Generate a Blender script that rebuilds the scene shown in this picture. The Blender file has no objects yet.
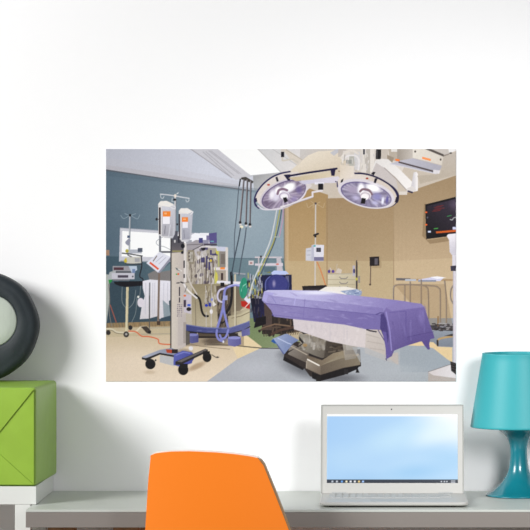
import bpy, bmesh, math, random
import numpy as np
from mathutils import Vector, Matrix

# ================================================================ camera, world, lights, exposure
SC = bpy.context.scene
COL = SC.collection
CAM_Y, CAM_Z, WS = -7.0, 1.421, 383.0            # camera distance to the wall, eye height, photo pixels per metre on the wall
cam_data = bpy.data.cameras.new('camera'); cam = bpy.data.objects.new('camera', cam_data); COL.objects.link(cam)
cam.location = (0, CAM_Y, CAM_Z); cam.rotation_euler = (math.pi / 2, 0, 0)
cam_data.sensor_width = 36; cam_data.lens = WS * 7.0 * 36 / 530
cam_data.shift_x = -(380 - 265) / 530; cam_data.shift_y = -(265 - 230) / 530
cam_data.clip_end = 60
SC.camera = cam

world = bpy.data.worlds.new('world'); SC.world = world; world.use_nodes = True
bg = world.node_tree.nodes['Background']; bg.inputs[0].default_value = (0.97, 0.985, 1.0, 1); bg.inputs[1].default_value = 0.15

def area(name, loc, target, sx, sy, power, col=(1, 1, 1)):
    l = bpy.data.lights.new(name, 'AREA'); l.shape = 'RECTANGLE'; l.size = sx; l.size_y = sy; l.energy = power; l.color = col
    o = bpy.data.objects.new(name, l); COL.objects.link(o); o.location = loc
    o.rotation_euler = (Vector(target) - Vector(loc)).to_track_quat('-Z', 'Y').to_euler()
    return o
area('window_light', (-4.1, -3.5, 3.0), (-0.2, 0, 1.0), 2.0, 1.8, 275, (1.0, 0.995, 0.985))
sl = bpy.data.lights.new('fill_spot', 'SPOT'); sl.energy = 165; sl.spot_size = math.radians(62); sl.spot_blend = 1.0; sl.shadow_soft_size = .35  # added fill from the right, lifts the wall shadow between laptop and lamp
so = bpy.data.objects.new('fill_spot', sl); COL.objects.link(so); so.location = (0.95, -2.6, 1.7)
so.rotation_euler = (Vector((0.42, 0, .95)) - so.location).to_track_quat('-Z', 'Y').to_euler()

vs = SC.view_settings
vs.view_transform = 'Standard'; vs.look = 'None'; vs.exposure = 0.1; vs.gamma = 1.0; vs.use_curve_mapping = False

# ================================================================ helpers
def lin(c): return tuple(((v / 255) / 12.92 if v / 255 <= .04045 else ((v / 255 + .055) / 1.055) ** 2.4) for v in c)
def mat(name, rgb, rough=.5, spec=.5, bump=0, bscale=40, coat=0, vary=0, vscale=6, stretch=(1, 1, 1), trans=0, emit=None, emit_s=0, metal=0):
    m = bpy.data.materials.new(name); m.use_nodes = True
    nt = m.node_tree; N = nt.nodes; b = N['Principled BSDF']; K = nt.links
    c = lin(rgb)
    b.inputs['Base Color'].default_value = (*c, 1); b.inputs['Roughness'].default_value = rough
    b.inputs['Specular IOR Level'].default_value = spec; b.inputs['Coat Weight'].default_value = coat; b.inputs['Metallic'].default_value = metal
    if trans: b.inputs['Transmission Weight'].default_value = trans
    if emit: b.inputs['Emission Color'].default_value = (*lin(emit), 1); b.inputs['Emission Strength'].default_value = emit_s
    if bump or vary:
        tc = N.new('ShaderNodeTexCoord'); mp = N.new('ShaderNodeMapping'); mp.inputs['Scale'].default_value = stretch
        K.new(tc.outputs['Object'], mp.inputs['Vector'])
    if bump:
        n = N.new('ShaderNodeTexNoise'); n.inputs['Scale'].default_value = bscale; n.inputs['Detail'].default_value = 4
        bp = N.new('ShaderNodeBump'); bp.inputs['Strength'].default_value = bump; bp.inputs['Distance'].default_value = .004
        K.new(mp.outputs[0], n.inputs['Vector']); K.new(n.outputs['Fac'], bp.inputs['Height']); K.new(bp.outputs[0], b.inputs['Normal'])
    if vary:
        n = N.new('ShaderNodeTexNoise'); n.inputs['Scale'].default_value = vscale; n.inputs['Detail'].default_value = 5
        r = N.new('ShaderNodeValToRGB')
        r.color_ramp.elements[0].position = .3; r.color_ramp.elements[1].position = .7
        r.color_ramp.elements[0].color = (*[max(0, v * (1 - vary)) for v in c], 1); r.color_ramp.elements[1].color = (*[min(1, v * (1 + vary)) for v in c], 1)
        K.new(mp.outputs[0], n.inputs['Vector']); K.new(n.outputs['Fac'], r.inputs[0]); K.new(r.outputs[0], b.inputs['Base Color'])
    return m

def thing(name, label, cat, loc, rotz=0, group=None):
    o = bpy.data.objects.new(name, None); COL.objects.link(o); o.empty_display_size = .05
    o.location = loc; o.rotation_euler = (0, 0, rotz); o['label'] = label; o['category'] = cat
    if group: o['group'] = group
    return o
def obj(name, bm, m, parent=None, smooth=False, label=None, bevel=0, seg=2, angle=40):
    me = bpy.data.meshes.new(name)
    bmesh.ops.recalc_face_normals(bm, faces=bm.faces)
    bm.to_mesh(me); bm.free()
    me.materials.append(m)
    if smooth: me.polygons.foreach_set('use_smooth', [True] * len(me.polygons))
    o = bpy.data.objects.new(name, me); COL.objects.link(o)
    if parent is not None: o.parent = parent
    if label: o['label'] = label
    if bevel:
        b = o.modifiers.new('bevel', 'BEVEL'); b.width = bevel; b.segments = seg; b.limit_method = 'ANGLE'; b.angle_limit = math.radians(angle)
        me.polygons.foreach_set('use_smooth', [True] * len(me.polygons))
        w = o.modifiers.new('wn', 'WEIGHTED_NORMAL'); w.keep_sharp = True
    return o
def box(bm, x0, x1, y0, y1, z0, z1):
    v = [bm.verts.new(p) for p in ((x0,y0,z0),(x1,y0,z0),(x1,y1,z0),(x0,y1,z0),(x0,y0,z1),(x1,y0,z1),(x1,y1,z1),(x0,y1,z1))]
    for f in ((0,3,2,1),(4,5,6,7),(0,1,5,4),(1,2,6,5),(2,3,7,6),(3,0,4,7)): bm.faces.new([v[i] for i in f])
    return v
def bx(*a): bm = bmesh.new(); box(bm, *a); return bm
def grid_loft(bm, rings, closed=True, cap=True):
    R = [[bm.verts.new(p) for p in r] for r in rings]
    n = len(R[0])
    for a, b in zip(R[:-1], R[1:]):
        for i in range(n if closed else n - 1):
            j = (i + 1) % n
            bm.faces.new((a[i], a[j], b[j], b[i]))
    if cap:
        bm.faces.new(list(reversed(R[0]))); bm.faces.new(R[-1])
    return R
def lathe(bm, prof, n=64, cap=False):
    rings = [[(r * math.cos(2*math.pi*i/n), r * math.sin(2*math.pi*i/n), z) for i in range(n)] for r, z in prof]
    return grid_loft(bm, rings, True, cap)
def tube(bm, p0, p1, r0, r1=None, n=16):
    r1 = r0 if r1 is None else r1
    a, b = Vector(p0), Vector(p1); d = (b - a).normalized(); u = d.orthogonal().normalized(); w = d.cross(u)
    grid_loft(bm, [[tuple(c + u*r*math.cos(2*math.pi*i/n) + w*r*math.sin(2*math.pi*i/n)) for i in range(n)] for c, r in ((a, r0), (b, r1))])
def structure(o): o['kind'] = 'structure'; return o
def tag(o, label, cat, group=None):
    o['label'] = label; o['category'] = cat
    if group: o['group'] = group
    return o
# ---------------------------------------------------------------- software painter for flat printed / displayed pictures
class Canvas:
    """Tiny polygon painter. Coordinates are in the units of the print (1 unit = 1/350 of the mural width)."""
    def __init__(s, x0, y0, w, h, res, ss):
        s.x0, s.y0, s.k, s.ss = x0, y0, res * ss, ss
        s.W, s.H = int(round(w * res)) * ss, int(round(h * res)) * ss
        s.a = np.zeros((s.H, s.W, 3), np.float32)
    def _box(s, xs, ys, pad=1.0):
        i0 = max(0, int((min(xs) - pad - s.x0) * s.k)); i1 = min(s.W, int((max(xs) + pad - s.x0) * s.k) + 1)
        j0 = max(0, int((min(ys) - pad - s.y0) * s.k)); j1 = min(s.H, int((max(ys) + pad - s.y0) * s.k) + 1)
        if i1 <= i0 or j1 <= j0: return None
        X = (np.arange(i0, i1, dtype=np.float32) + .5) / s.k + s.x0
        Y = (np.arange(j0, j1, dtype=np.float32) + .5) / s.k + s.y0
        return i0, i1, j0, j1, X[None, :], Y[:, None]
    def _mix(s, b, m, col, al):
        i0, i1, j0, j1, X, Y = b
        reg = s.a[j0:j1, i0:i1]
        if isinstance(col[0], (tuple, list)):            # gradient: (c0, p0, c1, p1)
            c0, p0, c1, p1 = col
            dx, dy = p1[0] - p0[0], p1[1] - p0[1]
            t = np.clip(((X - p0[0]) * dx + (Y - p0[1]) * dy) / (dx * dx + dy * dy), 0, 1)[..., None]
            c = np.array(c0, np.float32) * (1 - t) + np.array(c1, np.float32) * t
        else:
            c = np.array(col, np.float32)
        m = (m * al)[..., None]
        reg[...] = reg * (1 - m) + c * m
    def poly(s, pts, col, al=1.0):
        xs = [p[0] for p in pts]; ys = [p[1] for p in pts]
        b = s._box(xs, ys)
        if b is None: return
        X, Y = b[4], b[5]
        m = np.zeros((Y.shape[0], X.shape[1]), bool)
        n = len(pts)
        for i in range(n):
            (xa, ya), (xb, yb) = pts[i], pts[(i + 1) % n]
            if ya == yb: continue
            c = (Y > min(ya, yb)) & (Y <= max(ya, yb))
            m ^= c & (X < xa + (Y - ya) * (xb - xa) / (yb - ya))
        s._mix(b, m.astype(np.float32), col, al)
    def rect(s, x0, y0, x1, y1, col, al=1.0): s.poly([(x0, y0), (x1, y0), (x1, y1), (x0, y1)], col, al)
    def line(s, pts, w, col, al=1.0, smooth=False):
        if smooth: pts = spline(pts)
        b = s._box([p[0] for p in pts], [p[1] for p in pts], w + 1)
        if b is None: return
        X, Y = b[4], b[5]
        d = np.full((Y.shape[0], X.shape[1]), 1e9, np.float32)
        for (xa, ya), (xb, yb) in zip(pts[:-1], pts[1:]):
            dx, dy = xb - xa, yb - ya
            L = max(dx * dx + dy * dy, 1e-9)
            t = np.clip(((X - xa) * dx + (Y - ya) * dy) / L, 0, 1)
            d = np.minimum(d, (X - xa - t * dx) ** 2 + (Y - ya - t * dy) ** 2)
        s._mix(b, np.clip((w / 2 - np.sqrt(d)) * s.k + .5, 0, 1), col, al)
    def ell(s, cx, cy, rx, ry, col, rot=0.0, al=1.0, ring=None, soft=0.0):
        R = max(rx, ry)
        b = s._box([cx - R, cx + R], [cy - R, cy + R], 2)
        if b is None: return
        X, Y = b[4], b[5]
        a = math.radians(rot); ca, sa = math.cos(a), math.sin(a)
        u = ((X - cx) * ca + (Y - cy) * sa) / rx; v = (-(X - cx) * sa + (Y - cy) * ca) / ry
        r = np.sqrt(u * u + v * v)
        if soft: m = np.clip((1 - r) / soft, 0, 1); m = m * m * (3 - 2 * m)
        elif ring: m = np.clip((ring / 2 - np.abs(r - 1) * min(rx, ry)) * s.k + .5, 0, 1)
        else: m = np.clip((1 - r) * min(rx, ry) * s.k + .5, 0, 1)
        s._mix(b, m, col, al)
    def dabs(s, x0, y0, x1, y1, n, pal, rs, wx=(.5, 1.5), ln=(1, 5), vert=True, al=.8):
        for _ in range(n):
            x = rs.uniform(x0, x1); y = rs.uniform(y0, y1); l = rs.uniform(*ln); w = rs.uniform(*wx); j = rs.uniform(-.8, .8)
            q = (x + j, y + l) if vert else (x + l, y + j)
            q = (min(q[0], x1), min(q[1], y1))
            s.line([(x, y), q], w, rs.choice(pal), al)
    def done(s):
        ss = s.ss
        return s.a.reshape(s.H // ss, ss, s.W // ss, ss, 3).mean((1, 3))

def spline(p, n=6):
    out = []
    q = [p[0]] + list(p) + [p[-1]]
    for i in range(1, len(q) - 2):
        for k in range(n):
            t = k / n
            out.append(tuple(.5 * (2 * q[i][c] + (q[i+1][c] - q[i-1][c]) * t + (2*q[i-1][c] - 5*q[i][c] + 4*q[i+1][c] - q[i+2][c]) * t*t
                       + (3*q[i][c] - q[i-1][c] - 3*q[i+1][c] + q[i+2][c]) * t**3) for c in (0, 1)))
    out.append(tuple(p[-1]))
    return out

def paint_mural():
    """The printed picture of an operating room (print coordinates 106..456 x 149..381.5)."""
    C = Canvas(106, 149, 350, 232.5, 2, 3)
    P, L, E, R = C.poly, C.line, C.ell, C.rect
    rs = random.Random(5)
    K = (28, 26, 32)
    # ---- ceiling
    R(100, 140, 460, 240, ((190, 192, 204), (106, 155), (216, 218, 230), (205, 175)))
    P([(257, 149), (460, 149), (460, 215), (254, 215)], ((212, 210, 212), (270, 150), (206, 194, 180), (330, 200)))
    P([(106, 158), (150, 164), (238, 181), (238, 190), (106, 170)], (198, 196, 204), .3)
    P([(106, 165), (238, 185), (238, 190), (106, 170)], (184, 178, 182), .35)
    P([(190, 149), (218, 149), (252, 177), (236, 180)], (208, 206, 212), .8)
    L([(190.5, 149), (232, 178)], .7, (160, 156, 162))
    for a, b in (((203, 152), (231, 177)), ((206, 152), (234, 176)), ((209, 151), (239, 174)), ((211, 151), (241, 174))):
        L([a, b], .7, (172, 170, 178), .8)
    P([(253, 175.8), (273, 173), (290, 178), (262, 192), (254, 190)], ((168, 168, 170), (256, 177), (205, 203, 205), (268, 190)))
    P([(217.5, 149), (257.5, 149), (281, 172.5), (251, 175.7), (246, 172)], (255, 255, 255))
    L([(257.5, 149), (281, 172.5)], .8, (190, 188, 188)); L([(251, 175.9), (281, 172.8)], .7, (185, 185, 190))
    P([(259, 149), (300, 149), (300, 170), (281, 172)], ((214, 214, 216), (262, 150), (226, 222, 222), (290, 168)))
    L([(272, 149), (298, 166)], .7, (196, 194, 196))
    # ---- blue wall
    P([(106, 169.5), (180, 180.7), (238, 189), (260, 191), (285, 192), (285, 330), (106, 330)],
      ((94, 114, 130), (108, 205), (146, 163, 175), (240, 215)))
    E(248, 215, 46, 44, (162, 177, 188), al=.6, soft=1)
    E(106, 250, 55, 70, (74, 94, 110), al=.4, soft=1)
    P([(106, 169.5), (180, 180.7), (285, 191.5), (285, 196), (106, 176)], (76, 94, 108), .25)
    P([(106, 169.5), (180, 180.7), (250, 190), (250, 191.4), (106, 171)], (88, 86, 92), .6)
    P([(106, 256), (285, 259), (285, 330), (106, 330)], ((62, 84, 98), (106, 290), (112, 134, 144), (250, 265)))
    P([(106, 283), (175, 283), (175, 325), (106, 325)], (48, 64, 76), .6)
    L([(106, 256), (285, 259)], .6, (88, 108, 120))
    R(106, 250, 109.6, 255.5, (168, 134, 110))
    # ---- tan walls
    P([(284, 180), (328, 195), (328, 340), (284, 340)], ((172, 142, 98), (300, 195), (196, 170, 130), (300, 300)))
    R(284, 195, 288.5, 320, ((176, 150, 120), (284, 250), (208, 182, 144), (289, 250)))
    P([(326, 198.5), (394, 197), (394, 340), (326, 340)], ((164, 138, 104), (350, 198), (188, 166, 132), (360, 300)))
    P([(393, 197), (456, 175.5), (456, 340), (393, 340)], ((166, 142, 110), (420, 185), (204, 180, 148), (415, 290)))
    R(284, 261, 394, 330, (200, 180, 144), .55); P([(394, 261), (456, 258), (456, 330), (394, 330)], (208, 186, 152), .5)
    E(350, 235, 36, 36, (166, 142, 108), al=.4, soft=1); E(300, 235, 20, 40, (184, 154, 112), al=.4, soft=1)
    L([(327, 199), (327, 285)], .8, (160, 132, 94)); L([(393.6, 197), (393.6, 300)], .8, (166, 142, 110))
    for x in (398, 402, 406): L([(x, 200), (x, 262)], .4, (172, 150, 118), .5)
    L([(284.3, 190), (284.3, 300)], 1.2, (124, 122, 112), .7)
    # ---- floor
    P([(106, 326), (456, 326), (456, 382), (106, 382)], ((206, 188, 160), (150, 330), (230, 214, 194), (150, 378)))
    E(130, 362, 60, 24, (232, 216, 198), al=.7, soft=1)
    P([(106, 323), (200, 320), (200, 326), (106, 328)], (150, 126, 92))
    for i in range(30): x = 107 + i * 3; L([(x, 322.5), (x + 1, 327)], .7, rs.choice([(176, 150, 110), (120, 98, 70), (90, 88, 80)]), .6)
    P([(106, 327.5), (230, 324), (230, 333), (106, 337)], (190, 176, 146), .55)
    P([(240, 318), (300, 318), (300, 349.5), (262, 348), (240, 330)], ((120, 136, 96), (255, 330), (138, 150, 112), (285, 347)))
    P([(206, 382), (238, 358.5), (262, 347.5), (300, 347), (456, 335), (456, 382)], ((178, 180, 188), (240, 360), (174, 178, 184), (420, 370)))
    E(254, 368, 34, 14, (196, 198, 206), al=.5, soft=1)
    P([(240, 334), (248, 336), (262, 346.8), (256, 350), (238, 358.5), (232, 346)], (228, 208, 170))
    L([(205, 344), (232, 345), (262, 348), (300, 348.5)], .9, (66, 64, 58))
    E(303, 368, 34, 13, (84, 86, 92), rot=18, al=.7, soft=.9); E(286, 354, 14, 7, (90, 92, 98), al=.5, soft=.9)
    E(340, 378, 34, 8, (70, 70, 76), al=.6, soft=.9)
    P([(418, 318), (456, 318), (456, 347), (430, 346)], ((150, 156, 166), (440, 330), (128, 134, 146), (440, 346)))
    P([(404, 345), (410, 341), (433, 342), (438, 346.5), (452, 347), (452, 362), (430, 349), (424, 346)], (230, 204, 160))
    P([(400, 346), (424, 345.5), (433, 348), (452, 363), (452, 372), (400, 372)], (163, 170, 178))
    E(395, 370, 45, 10, (186, 190, 196), al=.5, soft=1)
    # ---- window in blue wall
    P([(120.3, 227.7), (211, 234), (211, 262), (119.3, 261.5)], (206, 206, 216))
    P([(122.6, 231), (210, 236.5), (210, 258), (121.8, 256.5)], (254, 254, 255))
    L([(121, 261), (165, 262)], 1, (150, 160, 172)); L([(120.5, 228), (210, 234.2)], .6, (160, 165, 178))
    P([(159.3, 233), (161.2, 233), (161.2, 254), (159.3, 254)], (96, 100, 112)); R(160, 251, 172, 253, (110, 112, 120))
    L([(165, 236), (157, 241), (158, 245), (165, 247), (171, 250)], .5, (150, 155, 165), smooth=True)
    # ---- left IV stand and pumps
    for pts in ([(121, 215.5), (123.5, 218.5), (126, 218), (130, 215.5)], [(140, 215), (138, 218.8), (135, 218), (131, 215.5)], [(125, 213.6), (130, 215.4), (136, 213.8)]):
        L(pts, .6, (164, 180, 192), .75, smooth=True)
    L([(130.2, 215), (129.4, 252)], 1.5, (188, 192, 200)); L([(130.9, 215), (130.1, 250)], .4, (110, 118, 128))
    E(130.3, 215.4, 1.2, 1.3, K); R(127.5, 235.5, 130, 238, (76, 92, 122))
    P([(125.5, 242), (129, 238.5), (131, 240.5), (129, 246), (126, 244)], (152, 154, 172))
    P([(106, 274), (110, 275), (109.5, 302), (106, 330)], (176, 180, 176)); P([(108.2, 277), (112, 276), (112.5, 281), (109.5, 284)], (40, 146, 64))
    L([(109, 284), (110, 300), (109.5, 312), (112, 326)], .8, (130, 124, 118), smooth=True); L([(110.5, 305), (116.5, 322)], .9, (168, 92, 76))
    for pts in ([(122.5, 287), (122.5, 302), (128, 308), (134, 302), (136, 290)], [(137, 297), (136, 312), (132, 322)], [(141, 283), (140, 295), (138, 300)]):
        L(pts, .6, (124, 136, 140), smooth=True)
    R(127, 249.5, 142, 253.5, (182, 186, 198)); R(138, 248, 142.6, 252, (82, 90, 108)); E(127.3, 251, 1.6, 1.8, (186, 176, 70))
    L([(122.5, 253.2), (130, 254), (142.5, 256)], 1.1, (50, 50, 60)); L([(128, 255), (133, 257.5)], 1, (84, 84, 84))
    P([(125, 257.5), (141, 256.5), (141.5, 263), (127, 264)], (206, 204, 196)); P([(124, 260.5), (126.5, 257.5), (127.5, 262), (125.3, 263)], (206, 186, 60))
    L([(126, 263.8), (141, 264.4)], 1, (60, 60, 66)); R(135, 258, 140, 262, (170, 170, 176))
    L([(141.5, 256), (142, 266), (140, 276), (143, 279), (143.5, 284), (140, 285)], 1.1, (34, 34, 42), smooth=True)
    R(113, 266, 131, 272, (158, 156, 164)); R(114, 267.4, 124, 270, (82, 52, 62)); R(113, 271, 133, 273, (96, 98, 106))
    P([(129, 266), (137, 266), (137.5, 270), (132, 273)], (190, 204, 222)); R(132.5, 269, 135.5, 273, (120, 140, 180))
    P([(110, 272), (116, 270.5), (116, 279), (107, 280)], (178, 182, 186))
    R(112, 273, 134.8, 279.2, (202, 200, 212)); R(118, 275.2, 128.5, 277.6, (76, 68, 84)); E(133, 276.5, .8, .8, (60, 60, 70)); R(113, 279.2, 130, 280.6, (120, 120, 128))
    P([(114, 281.5), (144, 281), (144, 285.5), (126, 287), (120, 286), (115, 284)], (22, 22, 30))
    P([(126.5, 287), (129, 287), (128, 333), (125.5, 333)], ((224, 212, 180), (126, 300), (196, 184, 150), (129, 300)))
    # ---- white gowns and grey bin
    P([(148, 274), (158, 269), (172, 266), (172, 283), (150, 281)], (130, 126, 126)); P([(160, 272), (172, 262), (172, 270)], (108, 130, 140))
    P([(143, 281), (150, 279.5), (172, 281), (172, 299), (169, 301), (170, 312), (173, 316), (160, 319), (158, 316), (149, 318.5), (140, 319), (142, 306), (145, 296), (143, 288)],
      ((232, 230, 240), (150, 282), (214, 210, 216), (150, 318)))
    E(141, 302.5, 3.4, 4.6, (222, 216, 226)); E(138.5, 296.8, 1, 1.2, (236, 236, 230))
    for x in (146, 153, 155, 164, 168): L([(x, 283), (x - .5, 314)], .7, (196, 194, 208), .7)
    L([(150, 283), (149.6, 318)], 1.2, (110, 112, 120)); L([(149.6, 296), (149.6, 329)], 1, (84, 84, 86))
    L([(159.4, 272), (158.4, 323)], 2, (126, 108, 98)); P([(163, 300), (170, 306), (172, 318), (164, 318)], (96, 120, 130), .6)
    P([(161, 318), (172, 315), (172, 321), (160, 321)], (60, 78, 92)); R(157, 321, 160.5, 325, (76, 60, 50))
    P([(146.5, 263), (159.8, 251.8), (171, 257), (158.2, 272.6)], (228, 228, 240)); P([(170.8, 257), (158.2, 272.6), (159.8, 273.2), (172, 259)], (150, 150, 168))
    P([(149.4, 263.2), (150.8, 261.8), (159.4, 268.6), (158, 270)], (226, 92, 60))
    L([(153.5, 261), (157, 256)], .9, (120, 108, 100)); L([(156, 262), (163, 256)], .5, (180, 180, 196)); L([(159, 264), (166, 257.5)], .5, (180, 180, 196))
    # ---- stand base, orange flex
    L([(106, 328.8), (112, 329), (117, 331.8), (126, 332.5), (136, 331.2), (141, 327), (147, 326.6)], 1.7, (216, 206, 182), smooth=True)
    L([(106, 330), (112, 330.2), (117, 333), (126, 333.8)], .6, (120, 108, 88), smooth=True)
    E(108.5, 332.5, 2.4, 2.4, (50, 46, 44)); E(126.5, 334.2, 2.8, 3, (64, 58, 56)); E(126.5, 334, 1.2, 1.2, (170, 166, 164)); E(130.6, 327.5, 2.1, 2.3, (44, 42, 44))
    P([(141, 326.5), (147, 326), (151.5, 331), (151, 334), (147, 333)], (66, 58, 54)); E(149.7, 332, 1.5, 1.5, (36, 34, 34))
    L([(141, 334), (175, 333.5)], .6, (160, 154, 140)); L([(150, 328), (172, 327)], .8, (176, 168, 150))
    L([(129, 331), (136, 331.6), (142, 336), (149, 336.4), (158, 339), (160, 343.4), (172, 344.4)], 1.2, (216, 112, 76), smooth=True)
    # ---- heart-lung machine: top cabinet
    P([(184, 243), (212, 247), (227, 247.5), (228, 300), (250, 300), (250, 330), (232, 336), (186, 334), (184, 300)], ((176, 168, 156), (186, 250), (164, 154, 132), (215, 325)))
    P([(195, 233), (208, 234), (208, 243), (186, 245), (184, 240)], (246, 246, 252)); R(186, 240, 192, 245, (170, 170, 180))
    P([(186, 245), (196, 240), (204, 240), (205, 248), (196, 252), (186, 252)], (168, 162, 168)); L([(186, 245), (204, 244)], .7, (110, 104, 110))
    R(200, 233, 209, 236, (240, 240, 246)); R(199, 238, 203, 243, (70, 70, 128)); R(203, 240, 209, 244, (150, 148, 170))
    P([(209, 233.5), (216.8, 232.5), (217, 243), (209.5, 243.5)], (92, 84, 140)); R(210.5, 240.8, 214, 242, (110, 170, 180)); R(206.5, 235.5, 209.3, 240, (128, 120, 160))
    R(204, 243.6, 217, 245.6, (78, 70, 84)); R(199, 246.2, 218, 248, (218, 212, 214))
    R(186, 252, 200, 284, (182, 172, 160)); R(188, 250, 194.5, 264, (150, 140, 122)); R(189.4, 252, 193, 262, (186, 180, 170))
    for y in (252, 255.5, 259): R(188.6, y, 190, y + 1.6, (90, 76, 84))
    P([(194, 249), (206, 247), (207, 257), (203, 260), (196, 256)], (196, 190, 194)); L([(193, 250), (203, 245)], .8, (90, 84, 92))
    C.dabs(195, 256, 216, 290, 60, [(190, 182, 178), (216, 210, 212), (120, 106, 96), (150, 140, 132), (98, 84, 82), (200, 190, 180), (170, 160, 150)], rs, (.5, 1.3), (4, 13))
    C.dabs(186, 262, 198, 286, 30, [(204, 194, 182), (130, 118, 100), (160, 150, 136)], rs, (.4, 1), (5, 14))
    C.dabs(197, 250, 218, 292, 60, [(228, 224, 224), (84, 72, 72), (176, 164, 152), (206, 198, 192), (64, 54, 62), (144, 130, 118), (238, 234, 236)], rs, (.35, .9), (2, 10), al=.85)
    C.dabs(186, 254, 199, 284, 26, [(120, 108, 96), (210, 202, 194), (96, 86, 80)], rs, (.35, .8), (3, 12))
    for _ in range(46):
        E(rs.uniform(196, 217), rs.uniform(249, 290), rs.uniform(.6, 2.2), rs.uniform(.6, 2.4), rs.choice([(84, 74, 92), (220, 214, 212), (176, 164, 150), (120, 106, 98), (70, 60, 66), (196, 188, 180), (150, 138, 120)]), rot=rs.uniform(0, 90), al=.7)
    for k in range(9):
        x = 199 + k * 1.9; L([(x, 252 + rs.uniform(0, 8)), (x + rs.uniform(-2, 2), 268), (x + rs.uniform(-3, 3), 284 + rs.uniform(0, 12))], .55, rs.choice([(236, 232, 232), (220, 214, 212), (110, 98, 94)]), .8, smooth=True)
    for x, y, w, h in ((204, 247.5, 4, 2.4), (201, 257.5, 4, 5), (206, 256, 1.6, 12), (209, 258, 4, 2.4), (208.5, 262, 2, 8), (212, 253.5, 6, 2), (210, 250, 2, 5)):
        R(x, y, x + w, y + h, (62, 56, 104), .85)
    P([(200.5, 248), (205.5, 247.5), (205, 250.5), (202, 250)], (24, 22, 30))
    E(211, 260.5, 1.1, 1.3, (214, 190, 60)); E(217.5, 251, 1.6, 3.6, (206, 198, 80)); L([(218.6, 252), (219, 266)], 1, (186, 190, 110))
    P([(216, 246.5), (227.5, 247), (227.5, 251.5), (217, 251)], (206, 208, 226)); R(219.5, 251.5, 226, 267.5, (146, 138, 132)); R(221, 254, 225, 264, (120, 110, 104))
    R(225.6, 247.5, 228.2, 300, (222, 214, 208)); R(214, 267.4, 228, 270.2, (226, 220, 222)); R(220.4, 267.4, 225, 269.4, (244, 142, 60))
    R(219, 270.5, 226, 281, (172, 160, 148)); R(221.2, 273, 223.2, 280, (54, 36, 36)); E(216.2, 277.5, 1.7, 5.5, (210, 200, 90)); L([(215.5, 268), (215, 292)], .9, (190, 190, 110))
    # lower body
    R(190, 284, 220, 326, ((150, 138, 110), (195, 286), (184, 172, 148), (205, 325)))
    P([(186, 283), (192, 283), (192, 330), (186, 328)], (190, 180, 164)); C.dabs(205, 284, 217, 306, 40, [(214, 208, 206), (150, 140, 120), (190, 182, 170), (110, 98, 84)], rs, (.5, 1.2), (3, 9))
    L([(188, 262), (188, 275), (191, 284), (197, 294)], 1.2, (212, 204, 198), smooth=True); L([(195.5, 300), (196, 328)], .6, (120, 108, 88))
    P([(216.5, 286), (232, 284), (232, 326), (218, 328)], (92, 80, 70)); C.dabs(217, 286, 232, 326, 60, [(40, 34, 32), (120, 106, 90), (150, 136, 116), (60, 50, 50)], rs, (.6, 1.6), (3, 9))
    P([(232, 286), (249.5, 296), (249.5, 326), (240, 332), (230, 333)], ((128, 116, 96), (231, 310), (190, 178, 152), (243, 315)))
    P([(228, 316), (240, 314), (249.5, 309.5), (249.5, 326), (240, 332), (229, 333)], ((176, 164, 138), (229, 320), (202, 192, 162), (245, 320)))
    L([(232, 318), (241, 316), (249.5, 312)], .7, (120, 106, 84)); L([(236, 312), (249, 307)], .7, (210, 200, 172))
    P([(232, 286), (238, 284), (246, 288), (249, 300), (240, 311), (233, 312)], (116, 102, 86), .7)
    L([(235.2, 275), (235.2, 328)], 1.8, (206, 196, 172)); L([(236.2, 285), (236.2, 326)], .5, (110, 98, 80))
    L([(218, 282), (243, 283)], 2.6, (230, 228, 236)); R(220.5, 282.5, 224.5, 286.5, (22, 20, 24)); L([(234, 273), (245, 274)], 1.2, (168, 168, 176)); L([(232, 272.5), (232, 283)], .8, (168, 168, 176))
    L([(231.4, 273), (232, 290), (230.5, 305), (226, 313)], 2.6, (30, 28, 32), smooth=True); L([(219, 314), (219.5, 320), (222, 323), (226, 320)], 1.5, (34, 30, 30), smooth=True)
    L([(226, 288), (220, 290), (217.6, 295.5), (219, 300.5), (224, 302.5)], 1.9, (204, 198, 222), smooth=True)
    L([(241, 286), (235, 285), (227, 287.5), (224.6, 292), (224, 300), (222, 312), (218, 326), (216.5, 334), (219, 339.5), (223, 341), (227, 337.5), (228.6, 330), (226.5, 321), (224, 310), (223.6, 300)], 2.3, (134, 136, 204), smooth=True)
    L([(240, 285.3), (234, 284.4), (228, 286.6)], .9, (196, 198, 240), smooth=True); R(223, 295.5, 227.5, 300, (162, 166, 214))
    L([(195, 294.5), (199, 298), (200.5, 302), (202, 311), (204.5, 315.5), (208, 316)], 2.1, (24, 22, 24), smooth=True)
    E(206.5, 305.3, 1.6, 1.4, (40, 56, 180)); E(210.3, 304.6, 1.5, 2, (36, 46, 150)); E(209, 303.5, .5, 2.5, (60, 60, 130)); E(211.8, 299.5, 1, 1.5, (80, 96, 200))
    P([(212.5, 300), (216.5, 304.5), (213.5, 306.5)], (226, 222, 222)); E(211.4, 311.5, 1.5, 2.4, (238, 234, 238)); L([(211.4, 283), (211.4, 334)], .5, (212, 208, 214)); L([(206.3, 312), (206.3, 347)], .5, (204, 200, 200))
    # mask, red, white
    E(243.6, 288, 4.1, 10.5, (46, 148, 118), rot=4); L([(241.5, 291), (243, 286), (246, 284)], .9, (150, 212, 192)); L([(242.8, 280), (241.8, 297)], .6, (40, 120, 96))
    P([(241, 301), (250, 301), (250, 309), (246, 308), (241.5, 306)], (184, 40, 30)); P([(244, 299), (250, 292), (253, 300), (249, 304)], (222, 224, 240)); L([(245, 307.5), (250, 302)], .9, (236, 210, 206))
    # bumper and feet
    R(186, 334, 244, 346, (132, 116, 96), .55); R(198, 336, 228, 338, (44, 36, 34)); E(214, 341, 16, 5, (70, 58, 50), al=.7, soft=.7)
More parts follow.
